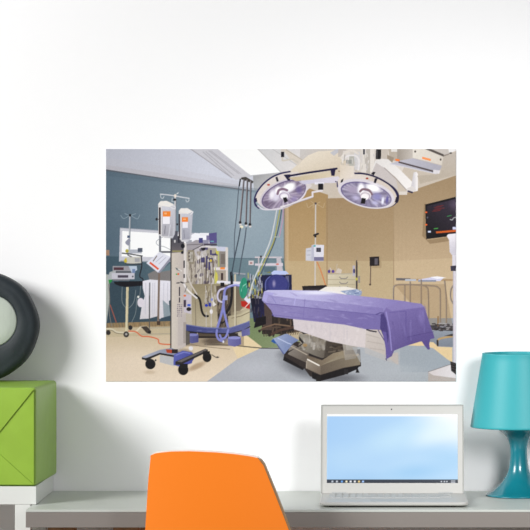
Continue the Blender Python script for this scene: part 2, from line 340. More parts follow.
    R(188, 331, 197, 336, (44, 38, 40)); R(229, 333, 240, 339, (44, 38, 40)); R(198, 332, 228, 336, (84, 72, 60)); E(240, 334, 2, 2, (186, 180, 170))
    P([(186, 324), (205, 327), (228, 328), (243, 323.5), (249.5, 320.5), (250, 325.6), (244, 329.4), (230, 333), (205, 332.4), (186, 330.6)], ((66, 72, 128), (190, 330), (94, 98, 150), (240, 328)))
    L([(186, 324.5), (205, 327.5), (228, 328.5), (249, 321.5)], .7, (118, 124, 176)); L([(186, 331), (205, 333), (230, 333.6), (244, 330), (250, 326.4)], 1.0, (34, 32, 50)); C.dabs(188, 327, 236, 331.5, 12, [(60, 64, 112), (110, 114, 164)], rs, (.4, .9), (2, 6), vert=False)
    L([(220, 335), (222, 338.5), (226, 336.5), (228.3, 330)], 2.1, (134, 136, 204), smooth=True); L([(217, 330), (216.8, 335), (219, 339.4), (223, 341)], 2.1, (134, 136, 204), smooth=True); E(223.5, 341.6, .9, 1.3, (226, 226, 236))
    P([(185.5, 334), (198.7, 334.6), (198.7, 342), (192, 343.2), (185.2, 341)], ((104, 104, 158), (186, 338), (78, 78, 132), (199, 338))); E(192, 334.6, 6.4, 1.4, (128, 130, 190))
    P([(227.8, 338), (241, 337), (241.2, 344), (235, 346.6), (228.2, 345)], ((118, 116, 172), (228, 340), (94, 92, 150), (241, 340))); E(234.5, 337.6, 6.4, 1.5, (146, 148, 206))
    P([(241.5, 330.4), (249.8, 327.4), (250, 334.6), (242, 336.4)], ((96, 96, 152), (242, 331), (112, 112, 166), (250, 331))); L([(184.5, 342.5), (200, 346), (230, 349)], .5, (120, 104, 84))
    # ---- tower column
    P([(171.5, 238), (184.2, 237.5), (184.2, 254), (171.5, 254)], ((72, 72, 82), (176, 238), (116, 108, 112), (176, 254)))
    P([(171.6, 253), (184, 252), (186, 262), (186, 346), (178, 350.5), (171.6, 350)], ((212, 202, 192), (173, 300), (198, 188, 184), (184, 300)))
    L([(171.2, 238), (171, 352)], 1.2, (62, 60, 64)); R(172.5, 250.4, 183, 252.2, (168, 160, 96), .7)
    P([(184, 244), (186.6, 243), (186.6, 282), (184, 282)], (224, 218, 216)); R(183.6, 260.5, 185, 268, (44, 42, 50)); R(183.6, 274, 185, 278, (50, 48, 56)); E(183, 246, 2, 2.4, (26, 26, 34)); E(182.5, 252.5, 1.4, 1.5, (34, 34, 44))
    P([(175.5, 267.5), (178, 268.5), (181.5, 271), (177, 270)], (74, 90, 96)); E(176.7, 274.2, .8, .8, (90, 170, 90)); E(178.5, 274, 1, 1, (226, 96, 50)); L([(178, 269), (182, 271)], .7, (240, 238, 234))
    L([(177, 283), (179.5, 282.8)], 1, (40, 38, 44)); L([(181, 282), (184, 283.3)], 1.3, (34, 32, 40)); R(179, 286.8, 180.2, 296, (44, 36, 52)); R(179, 297.3, 180.1, 302.5, (48, 40, 56))
    for yy in range(7):
        for xx in range(3): E(178 + xx * 1.9 + rs.uniform(-.3, .3), 304.5 + yy * 1.9, .55, .6, rs.choice([(120, 108, 130), (150, 138, 150), (104, 92, 112)]))
    P([(184, 293), (191.5, 295), (191.5, 314), (184, 312)], (202, 194, 206)); E(185, 295.6, 1.3, 1, (228, 110, 56)); R(183.8, 299.8, 186.2, 307, (66, 54, 72)); R(187.5, 304, 190.6, 306.2, (60, 96, 206)); E(189, 309, 2.4, 1.9, (34, 28, 28))
    L([(184, 284), (187, 289), (191, 293), (197, 298)], 1.6, (232, 228, 228), smooth=True); L([(187, 286), (185, 292)], .8, (120, 116, 120))
    P([(178, 314), (186, 314), (186, 344), (178, 346)], (190, 180, 178), .6); R(183.5, 322, 186.5, 343, (150, 140, 134), .6)
    P([(186, 330), (190, 332), (190, 344), (186, 345)], (96, 90, 84))
    # ---- bags on the tower
    L([(175.4, 196), (175, 242)], 1.6, (214, 212, 214)); L([(176.2, 201), (176, 238)], .6, (110, 112, 124)); R(172, 231, 178, 240, (84, 84, 96)); R(178, 236, 180, 243, (50, 50, 60))
    L([(160.6, 194.3), (168, 195), (175, 196), (182, 197.3), (189.2, 198.5)], 1.1, (214, 216, 222)); L([(161, 194.5), (161, 197.5), (163, 198.6), (164.2, 196.6)], .7, (206, 212, 218), smooth=True)
    L([(189, 198.8), (189, 201), (187, 202), (186, 200)], .7, (206, 212, 218), smooth=True); L([(172.5, 198), (172, 201.5), (173.8, 202)], .6, (206, 212, 218)); L([(177, 194), (178.5, 193)], .8, (230, 230, 232))
    E(175.4, 196, 1.3, 1.8, (236, 226, 216)); E(174.9, 199.8, 1.6, 1.1, (34, 32, 36))
    P([(158.4, 204), (160.5, 201.4), (167, 201), (174.5, 204.6), (176, 207), (175.2, 234), (173, 238.4), (165, 238), (158.6, 235)], ((232, 228, 228), (159, 220), (198, 198, 208), (176, 222)))
    R(159, 207.5, 161, 234.5, (64, 54, 58)); P([(162, 206), (173.5, 207.5), (172.8, 236), (162.2, 236)], ((212, 212, 222), (167, 208), (176, 174, 184), (167, 236)))
    P([(158.6, 204), (161, 201.2), (167, 201), (174, 204.5), (170, 207), (161, 206)], (242, 238, 234)); L([(165, 204), (170, 205.5), (175, 206.3), (174.8, 209), (171, 207.5)], .7, (236, 236, 238), smooth=True)
    R(163, 211.4, 170.6, 216.6, (244, 140, 52)); R(164.5, 212.6, 167, 214.5, (250, 186, 130)); R(163, 216.6, 170, 224, (246, 244, 250)); L([(165.5, 226), (164.8, 234)], .7, (120, 118, 128)); L([(170.5, 225), (169, 236)], 1, (214, 214, 222))
    E(156.9, 219.3, 1.1, 1.4, (32, 30, 36)); L([(157, 219.3), (159, 219.3)], .7, (60, 60, 66))
    P([(179, 211), (181, 208.4), (187.5, 208.2), (193.4, 211.6), (193, 214), (191.4, 238), (188, 242), (182, 241.8), (179.2, 238)], ((230, 226, 226), (180, 225), (192, 192, 204), (193, 226)))
    R(178.8, 214, 180.4, 238.5, (60, 52, 58)); P([(181.5, 214), (190.6, 214), (190, 239), (182, 240)], ((206, 206, 218), (186, 215), (168, 168, 182), (186, 240)))
    P([(179, 211), (181, 208.4), (187.5, 208.2), (193, 211.6), (188, 214), (181, 213)], (240, 236, 234)); L([(185, 211.5), (193, 211.8), (191, 214.5)], .8, (238, 238, 240), smooth=True)
    R(182, 217.4, 188.2, 222, (246, 140, 56)); R(183.5, 218.6, 186, 220, (250, 190, 140)); R(182.6, 222, 188, 228, (240, 238, 246)); E(177.4, 224.4, .9, 1, (40, 38, 44)); L([(184, 230), (184.6, 238)], .6, (130, 130, 142))
    # ---- tower base
    P([(142, 356.6), (160, 349.6), (172, 347.6), (180, 352), (172, 356), (160, 353.4), (146, 358.4)], ((168, 172, 190), (150, 355), (140, 144, 164), (175, 350)))
    P([(142, 357), (146, 358), (160, 352.6), (174, 355), (174, 356.8), (160, 354.4), (147, 360), (142, 359)], (40, 36, 38)); P([(160, 355), (176, 357), (175, 366), (160, 362)], (176, 182, 196), .7)
    E(150.6, 363.8, 5.1, 5.2, (26, 24, 26)); E(155.8, 360, .9, .9, (40, 38, 40)); L([(146, 359), (150, 360)], 2.4, (30, 28, 30)); E(150, 372, 9, 3, (190, 168, 140), al=.5, soft=.8)
    E(184, 352, 12, 5, (90, 80, 76), al=.5, soft=.8); P([(166, 349), (172, 349.5), (172, 353), (167, 352.5)], (180, 70, 46)); R(172, 349, 178, 353, (44, 36, 38))
    P([(174, 354.5), (183, 350.4), (192, 352), (196, 356), (192.5, 361), (192, 363), (180, 366.6), (173.6, 364.6)], ((92, 98, 176), (176, 356), (74, 78, 156), (190, 362))); L([(176, 355), (184, 352), (190, 353)], .9, (130, 136, 204))
    E(191, 348.2, 2.2, 2.2, (228, 224, 226)); E(197, 366, 14, 4, (150, 120, 90), rot=-25, al=.55, soft=.7)
    P([(175.4, 361.4), (205.5, 348.6), (208, 349.4), (208, 351.6), (181, 364.6), (175.6, 364.6)], (46, 42, 44)); P([(177, 361.2), (205.5, 349), (207.6, 349.8), (181.5, 362)], (104, 98, 98))
    E(183.4, 369.4, 5.1, 5.5, (22, 20, 22)); R(180, 363.5, 188, 368, (28, 26, 28)); E(207.2, 357, 4.4, 4.9, (24, 22, 24)); R(203, 351, 210, 355, (30, 28, 30)); L([(212, 354.5), (216, 357), (219, 357)], .7, (60, 54, 50), smooth=True); E(217.5, 357, 1.2, .8, (66, 60, 56))
    # ---- hanging hoses from ceiling
    P([(241.5, 177.6), (246, 177), (253.5, 181.5), (253, 183.5), (241, 179.4)], (70, 66, 62))
    L([(240, 180), (238.6, 190), (237, 212), (234.6, 236), (234.4, 258)], .8, (80, 90, 102), smooth=True); L([(240.4, 179.5), (239.4, 186)], 1.3, (34, 32, 36))
    for a, b in (((244, 180), (240.2, 222)), ((247.5, 180), (246, 223)), ((251, 181), (250, 224))):
        L([a, b], 1.5, (104, 96, 100)); L([(a[0] - .7, a[1]), (b[0] - .7, b[1])], .5, (168, 164, 170)); L([(a[0] + .6, a[1]), (b[0] + .6, b[1])], .4, (60, 56, 60))
        E(b[0], b[1] + .6, 1.4, 1.5, (40, 36, 38)); E(b[0] + .3, b[1] + 2.6, 1.3, .9, (222, 214, 212))
    E(241.6, 227, 1.8, 1.4, (238, 232, 206)); L([(240.6, 228), (238.4, 240), (234.6, 258), (231.6, 275)], 1.1, (62, 72, 84), smooth=True); L([(246.3, 228), (244.4, 243), (241, 262), (239, 275)], 1, (74, 84, 96), smooth=True)
    # ---- shelf and anaesthesia clutter behind the table
    R(255, 256.6, 282, 258, (212, 202, 208)); L([(258.6, 257), (259, 276)], 1.1, (208, 196, 200)); R(260, 255.6, 262, 257.6, (60, 56, 60)); P([(276.5, 257), (280.5, 257), (284, 276), (277, 276)], (196, 190, 198)); P([(282.6, 260), (284, 262), (286, 276), (284, 276)], (80, 108, 114))
    R(248.6, 260.6, 253.8, 265, (216, 206, 208)); R(250, 262, 252.4, 264, (170, 130, 130)); P([(255, 263.5), (283, 263), (283, 266), (255, 265.6)], (214, 206, 216)); E(277.5, 264.2, 1.6, .9, (212, 130, 120)); R(264, 267, 275, 272, (92, 114, 126))
    P([(258, 275), (291.6, 274.6), (292, 300), (291, 314), (262, 318), (254, 312), (254, 292), (260, 290)], (28, 30, 66)); P([(250, 296), (262, 290), (272, 296), (276, 318), (266, 322), (254, 322)], ((20, 18, 34), (252, 300), (34, 34, 78), (270, 310)))
    R(272, 272.6, 286, 274.8, (200, 200, 232)); P([(271, 273), (274, 270.4), (286, 271), (289, 274), (273, 274.4)], (190, 202, 240)); P([(266, 272.5), (270, 271.4), (271, 273)], (130, 130, 70)); R(285.5, 276, 289, 282, (140, 136, 156), .6)
    E(276.4, 285, 12, 10.6, (48, 52, 112)); E(278, 284, 9.6, 9, (60, 62, 128)); E(274, 283.6, 2.6, 5.4, (170, 160, 196), al=.85, soft=.9); L([(265.5, 290), (266, 281), (270, 276.5)], .8, (104, 112, 176), smooth=True); L([(287, 277), (289, 284), (288, 290)], .6, (90, 96, 160), smooth=True)
    C.dabs(247, 272, 262, 298, 85, [(216, 212, 216), (30, 28, 36), (170, 172, 180), (120, 118, 112), (200, 190, 80), (34, 34, 44), (40, 38, 52), (180, 180, 200)], rs, (.5, 1.4), (2, 7))
    C.dabs(250, 298, 262, 318, 12, [(24, 20, 30), (36, 32, 48), (70, 64, 76)], rs, (.6, 1.6), (2, 7)); L([(254, 295), (262, 298)], .9, (150, 148, 160))
    # diagonal hoses
    L([(277.4, 206), (274.6, 222), (270.6, 240), (262.6, 260), (253, 282), (249.5, 296)], 1.3, (208, 212, 214), smooth=True); L([(276.6, 206), (273.8, 222), (269.8, 240)], .5, (150, 160, 168), smooth=True)
    L([(280.2, 208), (277.4, 224), (273.5, 242), (266, 258), (258, 276)], 1.1, (170, 166, 84), smooth=True); L([(281.6, 210), (279, 226), (274.6, 242), (267, 260), (261, 274)], 1.0, (70, 84, 100), smooth=True); L([(283.4, 206), (282.6, 220), (279.5, 236)], .8, (200, 150, 180), smooth=True); L([(275, 237), (279.5, 237)], 1.1, (170, 178, 176))
    # ---- centre IV pole with monitor
    for pts in ([(306.6, 203), (308, 207.6), (311, 206), (315, 204)], [(324.6, 203), (323, 207.6), (320, 206), (316, 204)], [(311, 201.5), (315.5, 204), (320, 202)], [(313.5, 204), (313, 208)]):
        L(pts, .5, (206, 184, 150), .8, smooth=True)
    L([(315.6, 204), (315, 286)], 1.3, (206, 200, 196)); E(315.6, 203.6, 1.1, 1.1, (80, 72, 76)); L([(314, 235.3), (318, 233.8)], 1.8, (36, 32, 36)); R(314.3, 234, 316.3, 237.5, (44, 40, 44))
    P([(305.8, 248.5), (311.5, 247.4), (311.5, 261), (305.6, 260.6)], (206, 206, 216)); L([(307, 251), (310.5, 250.6)], .4, (150, 150, 160)); L([(307, 255), (310.5, 255)], .4, (150, 150, 160))
    P([(311.4, 245.4), (313.5, 244.6), (324, 245), (323.6, 261.2), (311.4, 261)], (224, 222, 232)); P([(311.4, 245.4), (314, 245), (314, 261), (311.4, 261)], (190, 190, 206)); R(316.4, 247.8, 320.8, 252, (44, 42, 54)); E(318.6, 249.8, 1.2, 1.3, (80, 80, 96)); R(314, 257, 323.6, 260.8, (122, 118, 150)); E(314.6, 246, 1.2, .8, (60, 170, 170))
    L([(317, 262), (320.5, 270), (325.5, 285)], 1.1, (212, 132, 84), smooth=True)
    # ---- supply cart
    P([(327.6, 274.4), (356, 273.6), (356.4, 293), (327.6, 293)], ((212, 202, 178), (330, 275), (196, 184, 156), (350, 290))); L([(327.6, 274.2), (356, 273.6)], .9, (180, 172, 156))
    for y in (279.5, 284.5): L([(328, y), (355, y)], .5, (168, 156, 130))
    for y in (277, 282, 286.5): L([(339.5, y), (341, y + 1.6), (346, y + 1.6), (347.5, y)], .9, (140, 134, 130))
    E(329, 271.4, 1.2, 1.7, (76, 56, 140)); E(333, 271.4, 1.4, 1.5, (86, 62, 150)); P([(335, 272.8), (338, 268), (342, 270), (341, 273.4)], (210, 198, 186)); L([(330, 268), (331, 270)], .9, (206, 196, 200)); L([(337, 264), (336.4, 270)], .6, (196, 184, 170))
    R(352.5, 265.5, 355, 276, (186, 180, 190)); L([(356.6, 261), (356.6, 293)], 1.5, (56, 50, 52)); L([(357.5, 256), (357, 262)], .5, (170, 150, 124)); L([(359, 266), (359.4, 292)], 1, (186, 180, 140)); E(354, 271, 1.1, 2.3, (70, 66, 110)); E(356.5, 279, 1, 1.5, (190, 186, 70)); R(358, 276, 360, 283, (150, 140, 136))
    # wall box
    P([(369.4, 257), (379, 256.4), (379.2, 265.6), (369.6, 266.2)], (34, 28, 32)); R(374.5, 258.4, 377.6, 264.6, (96, 90, 98)); L([(370.6, 266), (370.2, 284)], 1, (106, 88, 76)); E(370, 284.5, 1.1, 1, (80, 66, 56)); P([(379.2, 258), (381.4, 262), (381.4, 268), (372, 268), (372, 266.4), (379.2, 265.8)], (160, 136, 104), .5)
    P([(302, 286), (326, 285), (328, 288), (322, 291), (303, 291)], (34, 28, 32)); R(305, 288.5, 326, 291, (50, 42, 46))
    P([(318, 291), (326, 286.6), (346, 286.6), (357, 289), (357, 296), (330, 294)], (236, 230, 222)); P([(340, 291), (357, 289), (362, 291.5), (361, 295.4), (352, 297)], (150, 164, 194)); C.dabs(344, 290, 361, 295, 16, [(96, 112, 156), (214, 220, 232)], rs, (.4, .8), (1, 3), vert=False)
    # ---- back tables on the right
    P([(395.8, 278), (410, 278.2), (412, 280.4), (396, 280.4)], (104, 100, 104)); L([(406, 279.5), (456, 280)], 1.6, (172, 142, 104)); R(405, 279, 416, 281, (186, 190, 200)); P([(418, 279.6), (434, 276.6), (444, 277.4), (440, 281), (418, 281)], (212, 210, 232)); P([(430, 277), (437, 276.2), (446, 277.6), (437, 279)], (244, 242, 246)); R(418, 280, 436, 281.6, (140, 146, 166))
    for pts in ([(393.4, 310), (393.4, 289), (395.4, 285.6), (400, 284.6), (420, 285), (426, 287), (428, 292), (428.4, 318)], [(404.6, 286), (404.6, 308)], [(410, 282), (410, 308)], [(421, 280), (421, 308)], [(418, 285), (434, 286), (438.4, 288), (440, 293), (440, 326)], [(444.4, 281), (446, 300), (446, 326)], [(452.6, 286), (450.6, 290), (450.4, 298), (452.6, 303)]):
        L(pts, 1.5, (126, 112, 102), smooth=True); L([(x - .4, y) for x, y in pts], .4, (196, 184, 172), .8, smooth=True)
    P([(394, 286), (428, 286), (428, 300), (394, 300)], (168, 140, 108), .18)
    P([(394, 284), (445, 284), (452, 324), (430, 326)], (150, 124, 92), .35)
    P([(430, 325), (456, 324), (456, 331), (432, 330)], (74, 68, 70)); R(437, 316, 438.6, 326, (150, 120, 84)); C.dabs(431, 322, 455, 331, 36, [(40, 34, 36), (150, 148, 156), (90, 84, 88), (56, 46, 44), (176, 170, 170)], rs, (.6, 1.6), (1, 4), vert=False)
    L([(437.4, 342), (438, 339.4), (443, 337.6), (454, 336)], 1.9, (190, 158, 110), smooth=True); L([(437.2, 340.5), (437.4, 345.2)], 1.8, (50, 42, 40)); P([(444, 335.6), (453, 333.4), (453, 336)], (60, 52, 52)); L([(430, 326), (436, 327)], 1, (60, 60, 66))
    # ---- table base
    R(262, 316, 312, 334, (44, 36, 34)); C.dabs(262, 314, 300, 336, 60, [(70, 56, 48), (24, 20, 22), (104, 86, 72), (50, 42, 38)], rs, (.8, 2), (2, 7))
    P([(264, 302), (272, 306), (272, 330), (265, 330)], (78, 64, 60)); L([(262, 328), (275, 324), (290, 326)], 1.5, (120, 96, 78)); L([(259, 330.6), (268, 327.4), (280, 327)], 1.8, (84, 68, 58)); L([(270, 335), (280, 330), (298, 326)], 2.6, (78, 58, 50)); L([(269.5, 335.5), (270, 334)], 2, (44, 34, 32)); E(259.6, 331, 1.2, 1.4, (50, 42, 40))
    P([(256, 318), (266, 316), (266, 324), (254, 328)], (20, 16, 22))
    P([(284, 334), (300, 331.5), (306, 336), (303, 341), (288, 338)], (190, 174, 146)); 
    for i in range(7): L([(286 + i * 2.3, 335.5 - i * .3), (287 + i * 2.3, 332 - i * .1)], .8, (116, 98, 74))
    P([(284, 352), (296, 341), (303, 343), (322, 352), (360, 349), (361, 366), (340, 372), (322, 380), (310, 376), (304, 368), (284, 358)], (52, 44, 42))
    P([(299, 333), (346, 343), (346, 350), (322, 358.5), (302, 350)], ((150, 144, 134), (302, 340), (74, 64, 56), (340, 350)))
    C.dabs(299, 334, 326, 349, 60, [(190, 184, 178), (128, 120, 106), (160, 152, 142), (204, 198, 194), (104, 94, 80), (146, 136, 120)], rs, (1.2, 3), (2, 6), al=.45); E(307, 341, 6, 6, (200, 194, 190), al=.5, soft=.9); E(318, 344, 5, 6, (176, 168, 160), al=.6, soft=.9); P([(326, 341), (346, 343.6), (345, 354), (324, 357)], (52, 44, 38), .55); C.dabs(326, 342, 344, 354, 16, [(84, 72, 60), (46, 38, 34), (120, 108, 94)], rs, (.6, 1.4), (2, 7), vert=False); E(305, 345, 2.4, 1.6, (176, 140, 90), al=.7)
    L([(301, 349.6), (312, 355), (322, 358.6), (334, 355), (346, 349.6)], 1.1, (34, 28, 28))
    P([(289, 347), (293, 344.5), (309, 353), (307.5, 363), (288, 354)], ((138, 130, 122), (292, 346), (104, 94, 86), (305, 360))); L([(291, 346), (307, 354.6)], .8, (190, 178, 160))
    P([(307, 355), (322, 360), (333, 353), (345, 350), (345, 356), (322, 367), (307, 360)], ((110, 96, 82), (310, 357), (150, 136, 114), (340, 354)))
    P([(306.4, 361), (308, 358.8), (320.6, 365.6), (320.4, 374.6), (306, 368)], ((150, 138, 124), (307, 362), (118, 104, 92), (320, 372))); L([(307.6, 359.2), (319, 365.2)], 1.3, (240, 234, 226)); L([(306.6, 361), (306.2, 368)], .7, (180, 168, 154))
    P([(320.6, 366), (340, 356), (358, 354), (360.4, 356.4), (360, 364.6), (343, 367.6), (320.4, 374.6)], ((104, 92, 80), (322, 370), (134, 122, 104), (358, 358))); P([(322, 364.6), (340, 355), (358, 353), (360, 355.6), (342, 358)], (148, 136, 116)); L([(353, 355.4), (358, 354.6)], .9, (214, 168, 116))
    P([(312, 372), (320.4, 375), (344, 368), (360, 365), (357, 369), (344, 374.6), (320, 381), (312, 378)], (26, 22, 24)); P([(355.5, 372.5), (357, 366.5), (359.4, 372.5)], (30, 26, 28)); R(316, 376, 321, 381, (34, 30, 30)); R(344, 369, 348, 374, (40, 36, 38))
    P([(284, 356), (304, 368), (303, 370), (283, 360)], (26, 22, 24))
    P([(342, 341), (358, 344), (356, 358), (345, 360)], ((178, 170, 160), (345, 345), (150, 142, 132), (352, 358)), .85)
    P([(284, 355.6), (286, 352), (300, 346), (303, 343.6), (299, 340), (299, 336), (304, 342)], (40, 34, 34))
    P([(271, 341), (273, 338.4), (286, 333.6), (288, 334), (299, 340), (293.4, 343), (284.4, 354), (278, 345)], ((160, 172, 204), (274, 338), (120, 134, 176), (292, 346))); P([(271, 341), (273.4, 338.6), (277, 343.6), (274, 343)], (44, 88, 156)); L([(278, 338), (288, 343), (291, 344)], .9, (190, 200, 228)); L([(277, 344), (283.6, 353.6)], 1, (86, 96, 150))
    # ---- sheets and beige corner
    P([(362, 328), (384, 331), (387, 354), (398, 352), (398.4, 364.6), (384, 360), (365, 353)], ((206, 196, 190), (366, 335), (192, 182, 176), (392, 358)))
    P([(352, 347), (365, 347), (385, 355), (398, 365), (398, 370), (360, 362)], (178, 182, 188), .6)
    for x0, y0, x1, y1 in ((366, 334, 380, 338), (367, 341, 383, 344), (370, 348, 384, 350)): L([(x0, y0), (x1, y1)], .8, (178, 166, 158), .7)
    L([(364.5, 328.6), (370, 330.6), (376, 331.6)], 1.3, (40, 34, 46))
    P([(292.6, 316), (345, 323), (366, 329), (365, 347.6), (356, 346.4), (330, 341.4), (310, 334.6), (294, 329)], ((214, 204, 208), (300, 322), (216, 206, 206), (355, 340)))
    for x in (312, 330, 344, 347): L([(x, 322 + (x - 300) * .1), (x, 338 + (x - 320) * .2)], .8, (202, 194, 200), .7)
    # ---- purple drape
    P([(264, 291.4), (268, 290), (292, 290), (318, 290.6), (345, 294.4), (380, 298), (404, 301), (420, 303.8), (424.5, 307.6), (420, 312), (384, 315), (320, 310), (266, 304), (262, 300)], ((196, 192, 230), (300, 292), (140, 128, 186), (395, 309)))
    P([(264, 291.4), (262, 300), (264.4, 303), (270, 300), (274, 293)], (176, 170, 222)); E(318, 292.6, 30, 3.4, (238, 238, 252), al=.85, soft=.9)
    P([(262.4, 300), (267, 303), (300, 306.5), (340, 310.4), (383, 314.6), (384, 330.2), (378, 329.6), (365, 329), (345, 324.6), (318, 321.6), (292, 318.8), (274, 316.6), (271, 310)], ((142, 132, 186), (300, 305), (122, 110, 170), (350, 326)))
    P([(268, 295), (300, 299), (345, 303.4), (383, 308), (383, 314.4), (340, 310.2), (300, 306.3), (266, 303)], ((164, 157, 206), (300, 298), (136, 124, 182), (380, 312)))
    L([(266, 303.4), (300, 306.8), (330, 309.8), (380, 315)], .8, (110, 98, 160)); L([(272, 297), (276, 303)], .7, (138, 130, 190)); L([(296, 296), (294, 305)], .8, (190, 184, 232), .8); L([(305, 299), (303, 318)], .5, (126, 114, 176)); L([(352, 312), (352, 325)], .5, (122, 110, 172))
    L([(272, 314.6), (292, 317), (318, 319.8), (345, 322.6), (365, 327)], .6, (118, 106, 168)); L([(282, 311), (305, 314)], .5, (126, 116, 178))
    P([(383, 312), (386, 307.5), (404, 302), (421, 303.8), (425, 309), (430, 325), (434.4, 338), (420, 341.4), (405, 346), (394, 350.4), (391.6, 356), (386, 359), (385.4, 348), (386, 330), (383, 320)], ((126, 112, 172), (395, 306), (100, 86, 144), (415, 342)))
    P([(386, 307.6), (404, 301.6), (421, 303.6), (424.4, 307), (412, 308.4), (392, 311)], (140, 128, 184)); E(421, 318, 5, 13, (134, 120, 180), rot=-14, al=.6, soft=1)
    P([(380.6, 314), (384, 313.6), (386.4, 320), (388.6, 336), (387, 350), (384.6, 340), (380, 328)], (76, 64, 124)); L([(384, 313), (380, 312.6), (376, 314.4)], 1, (90, 78, 138)); L([(386, 312), (389.6, 330), (391.4, 350)], 1.2, (160, 148, 210), .8)
    P([(382, 331), (386, 332), (388, 346), (392, 352), (387, 358.8), (384.8, 344)], (104, 90, 156))
    L([(405.8, 311.6), (405.6, 345)], .7, (98, 84, 148)); L([(389, 312.4), (405.6, 311)], .5, (104, 90, 154)); L([(407, 337), (420, 334), (433, 331.6)], .7, (84, 70, 130)); P([(407, 337), (433, 331.6), (434.4, 338), (420, 341.4), (407, 345.4)], (96, 80, 142), .45)
    P([(421.4, 341), (430, 339), (429, 344), (429.8, 349), (427.6, 349.4), (424, 345)], (92, 76, 140)); L([(385.6, 358.6), (386.6, 360)], .8, (60, 50, 90)); L([(384, 340), (378, 330)], .8, (80, 66, 120))
    for _ in range(60):                      # soft folds in the cloth
        x = rs.uniform(268, 378); t = (x - 268) / 110; y = rs.uniform(292 + 9 * t, 314 + 13 * t)
        E(x, y, rs.uniform(2, 9), rs.uniform(.6, 1.6), rs.choice([(206, 200, 238), (184, 176, 222), (110, 98, 158), (128, 116, 174)]), rot=rs.uniform(-10, 30), al=.28, soft=1)
    for _ in range(26):
        x = rs.uniform(390, 428); y = rs.uniform(306, 340)
        E(x, y, rs.uniform(.8, 2), rs.uniform(3, 9), rs.choice([(150, 138, 196), (90, 76, 136), (134, 120, 182)]), rot=rs.uniform(-20, 5), al=.28, soft=1)
    for _ in range(30):
        x = rs.uniform(296, 362); y = rs.uniform(322 + (x - 296) * .1, 332 + (x - 296) * .2)
        E(x, y, rs.uniform(.8, 3), rs.uniform(1, 5), rs.choice([(236, 228, 228), (196, 186, 192)]), al=.35, soft=1)
    # ---- ceiling lamp structure (cream housings)
    P([(288, 173), (308, 155.6), (318, 151.6), (336, 150.6), (345, 158), (354, 166), (354, 178), (338, 181), (296, 184)], ((234, 224, 208), (310, 155), (214, 200, 180), (320, 180)))
    P([(254, 149), (456, 149), (456, 149)], (0, 0, 0), 0)
    P([(335, 149), (400, 149), (408, 160), (400, 175), (372, 178), (352, 168)], ((216, 208, 200), (345, 150), (224, 216, 208), (395, 170)))
    P([(282, 149), (286, 149), (303, 160), (298, 166), (290, 159)], (222, 212, 200)); R(281, 149, 284.6, 152, (214, 206, 198)); R(281, 152, 284.2, 157.4, (24, 22, 32)); L([(282.6, 158), (282.8, 160.8), (288, 160), (293, 159.6), (298, 163)], 1.6, (212, 204, 192), smooth=True)
    L([(286, 150), (302, 160)], .6, (176, 166, 152)); P([(330, 153), (337, 149), (343, 149), (334, 156)], (188, 192, 208), .7)
    for x0, y0, x1, y1, c in ((338, 149, 346, 157, (196, 186, 178)), (343, 151, 350, 160, (226, 220, 216)), (349, 155, 356, 166, (180, 180, 172)), (354, 152, 360, 170, (214, 212, 216)), (361, 149, 366, 172, (228, 222, 216)), (366, 149, 370, 174, (188, 180, 172)), (370, 149, 374, 172, (234, 228, 222)), (346, 160, 352, 164, (150, 152, 148))):
        R(x0, y0, x1, y1, c, .8)
    L([(341, 158), (346, 152.6), (352, 151), (358, 154)], 2, (228, 220, 212), smooth=True); L([(343, 160), (348, 156), (356, 156.4), (359, 162), (358, 170)], 1.6, (232, 228, 228), smooth=True); C.dabs(340, 151, 374, 172, 34, [(200, 192, 184), (232, 228, 226), (176, 170, 164), (212, 206, 206)], rs, (.5, 1.3), (2, 7))
    R(363, 149, 364.6, 154.6, (30, 28, 50)); P([(376, 149.5), (381.4, 149.5), (380.6, 159.8), (375.4, 159.2)], (30, 28, 30)); L([(377, 151), (376.8, 158)], .9, (84, 82, 84))
    P([(381, 149), (388, 149), (388, 160), (381, 162)], (206, 196, 186)); P([(388, 149), (398, 149), (398, 162), (390, 160)], (190, 178, 164)); R(391, 149, 397, 152, (230, 226, 222)); P([(387, 155), (394, 158), (392, 163), (387, 160)], (160, 146, 130))
    P([(375, 161), (381, 159), (388, 159.4), (402, 172), (413, 183), (417, 188), (413, 192), (408, 191.6), (396, 178), (385, 168), (372, 172)], ((232, 228, 226), (380, 165), (246, 242, 240), (412, 188)))
    P([(372, 172), (376, 163), (384, 168), (396, 180), (398, 190), (388, 184), (378, 178)], (206, 198, 196)); L([(384, 168), (396, 179), (407, 191)], .7, (160, 150, 148))
    P([(413.4, 172.6), (416.4, 172), (417.6, 174), (417.6, 191), (412, 192.4), (411, 186)], ((214, 210, 214), (413, 180), (246, 242, 242), (417, 180))); P([(406, 189), (412, 186), (416, 190), (412, 193), (407, 192.4)], (224, 218, 216)); L([(408, 191.4), (412, 192.6)], 1.6, (44, 36, 66)); R(399, 191.6, 407, 195, (224, 216, 208))
    # equipment box
    P([(397, 149), (414, 149), (413, 159), (400, 162), (397, 160)], ((170, 160, 150), (399, 155), (206, 198, 190), (413, 155))); P([(399, 161), (413, 158.4), (442, 166), (438, 173.6), (433, 173), (390, 164)], ((196, 194, 206), (400, 163), (180, 178, 190), (435, 170)))
    L([(399, 162.4), (433.4, 171.6)], 1.6, (84, 74, 76)); L([(390, 164), (436, 174)], .8, (216, 214, 222)); P([(433, 170), (440, 170.6), (439, 174), (433, 173.4)], (226, 222, 226))
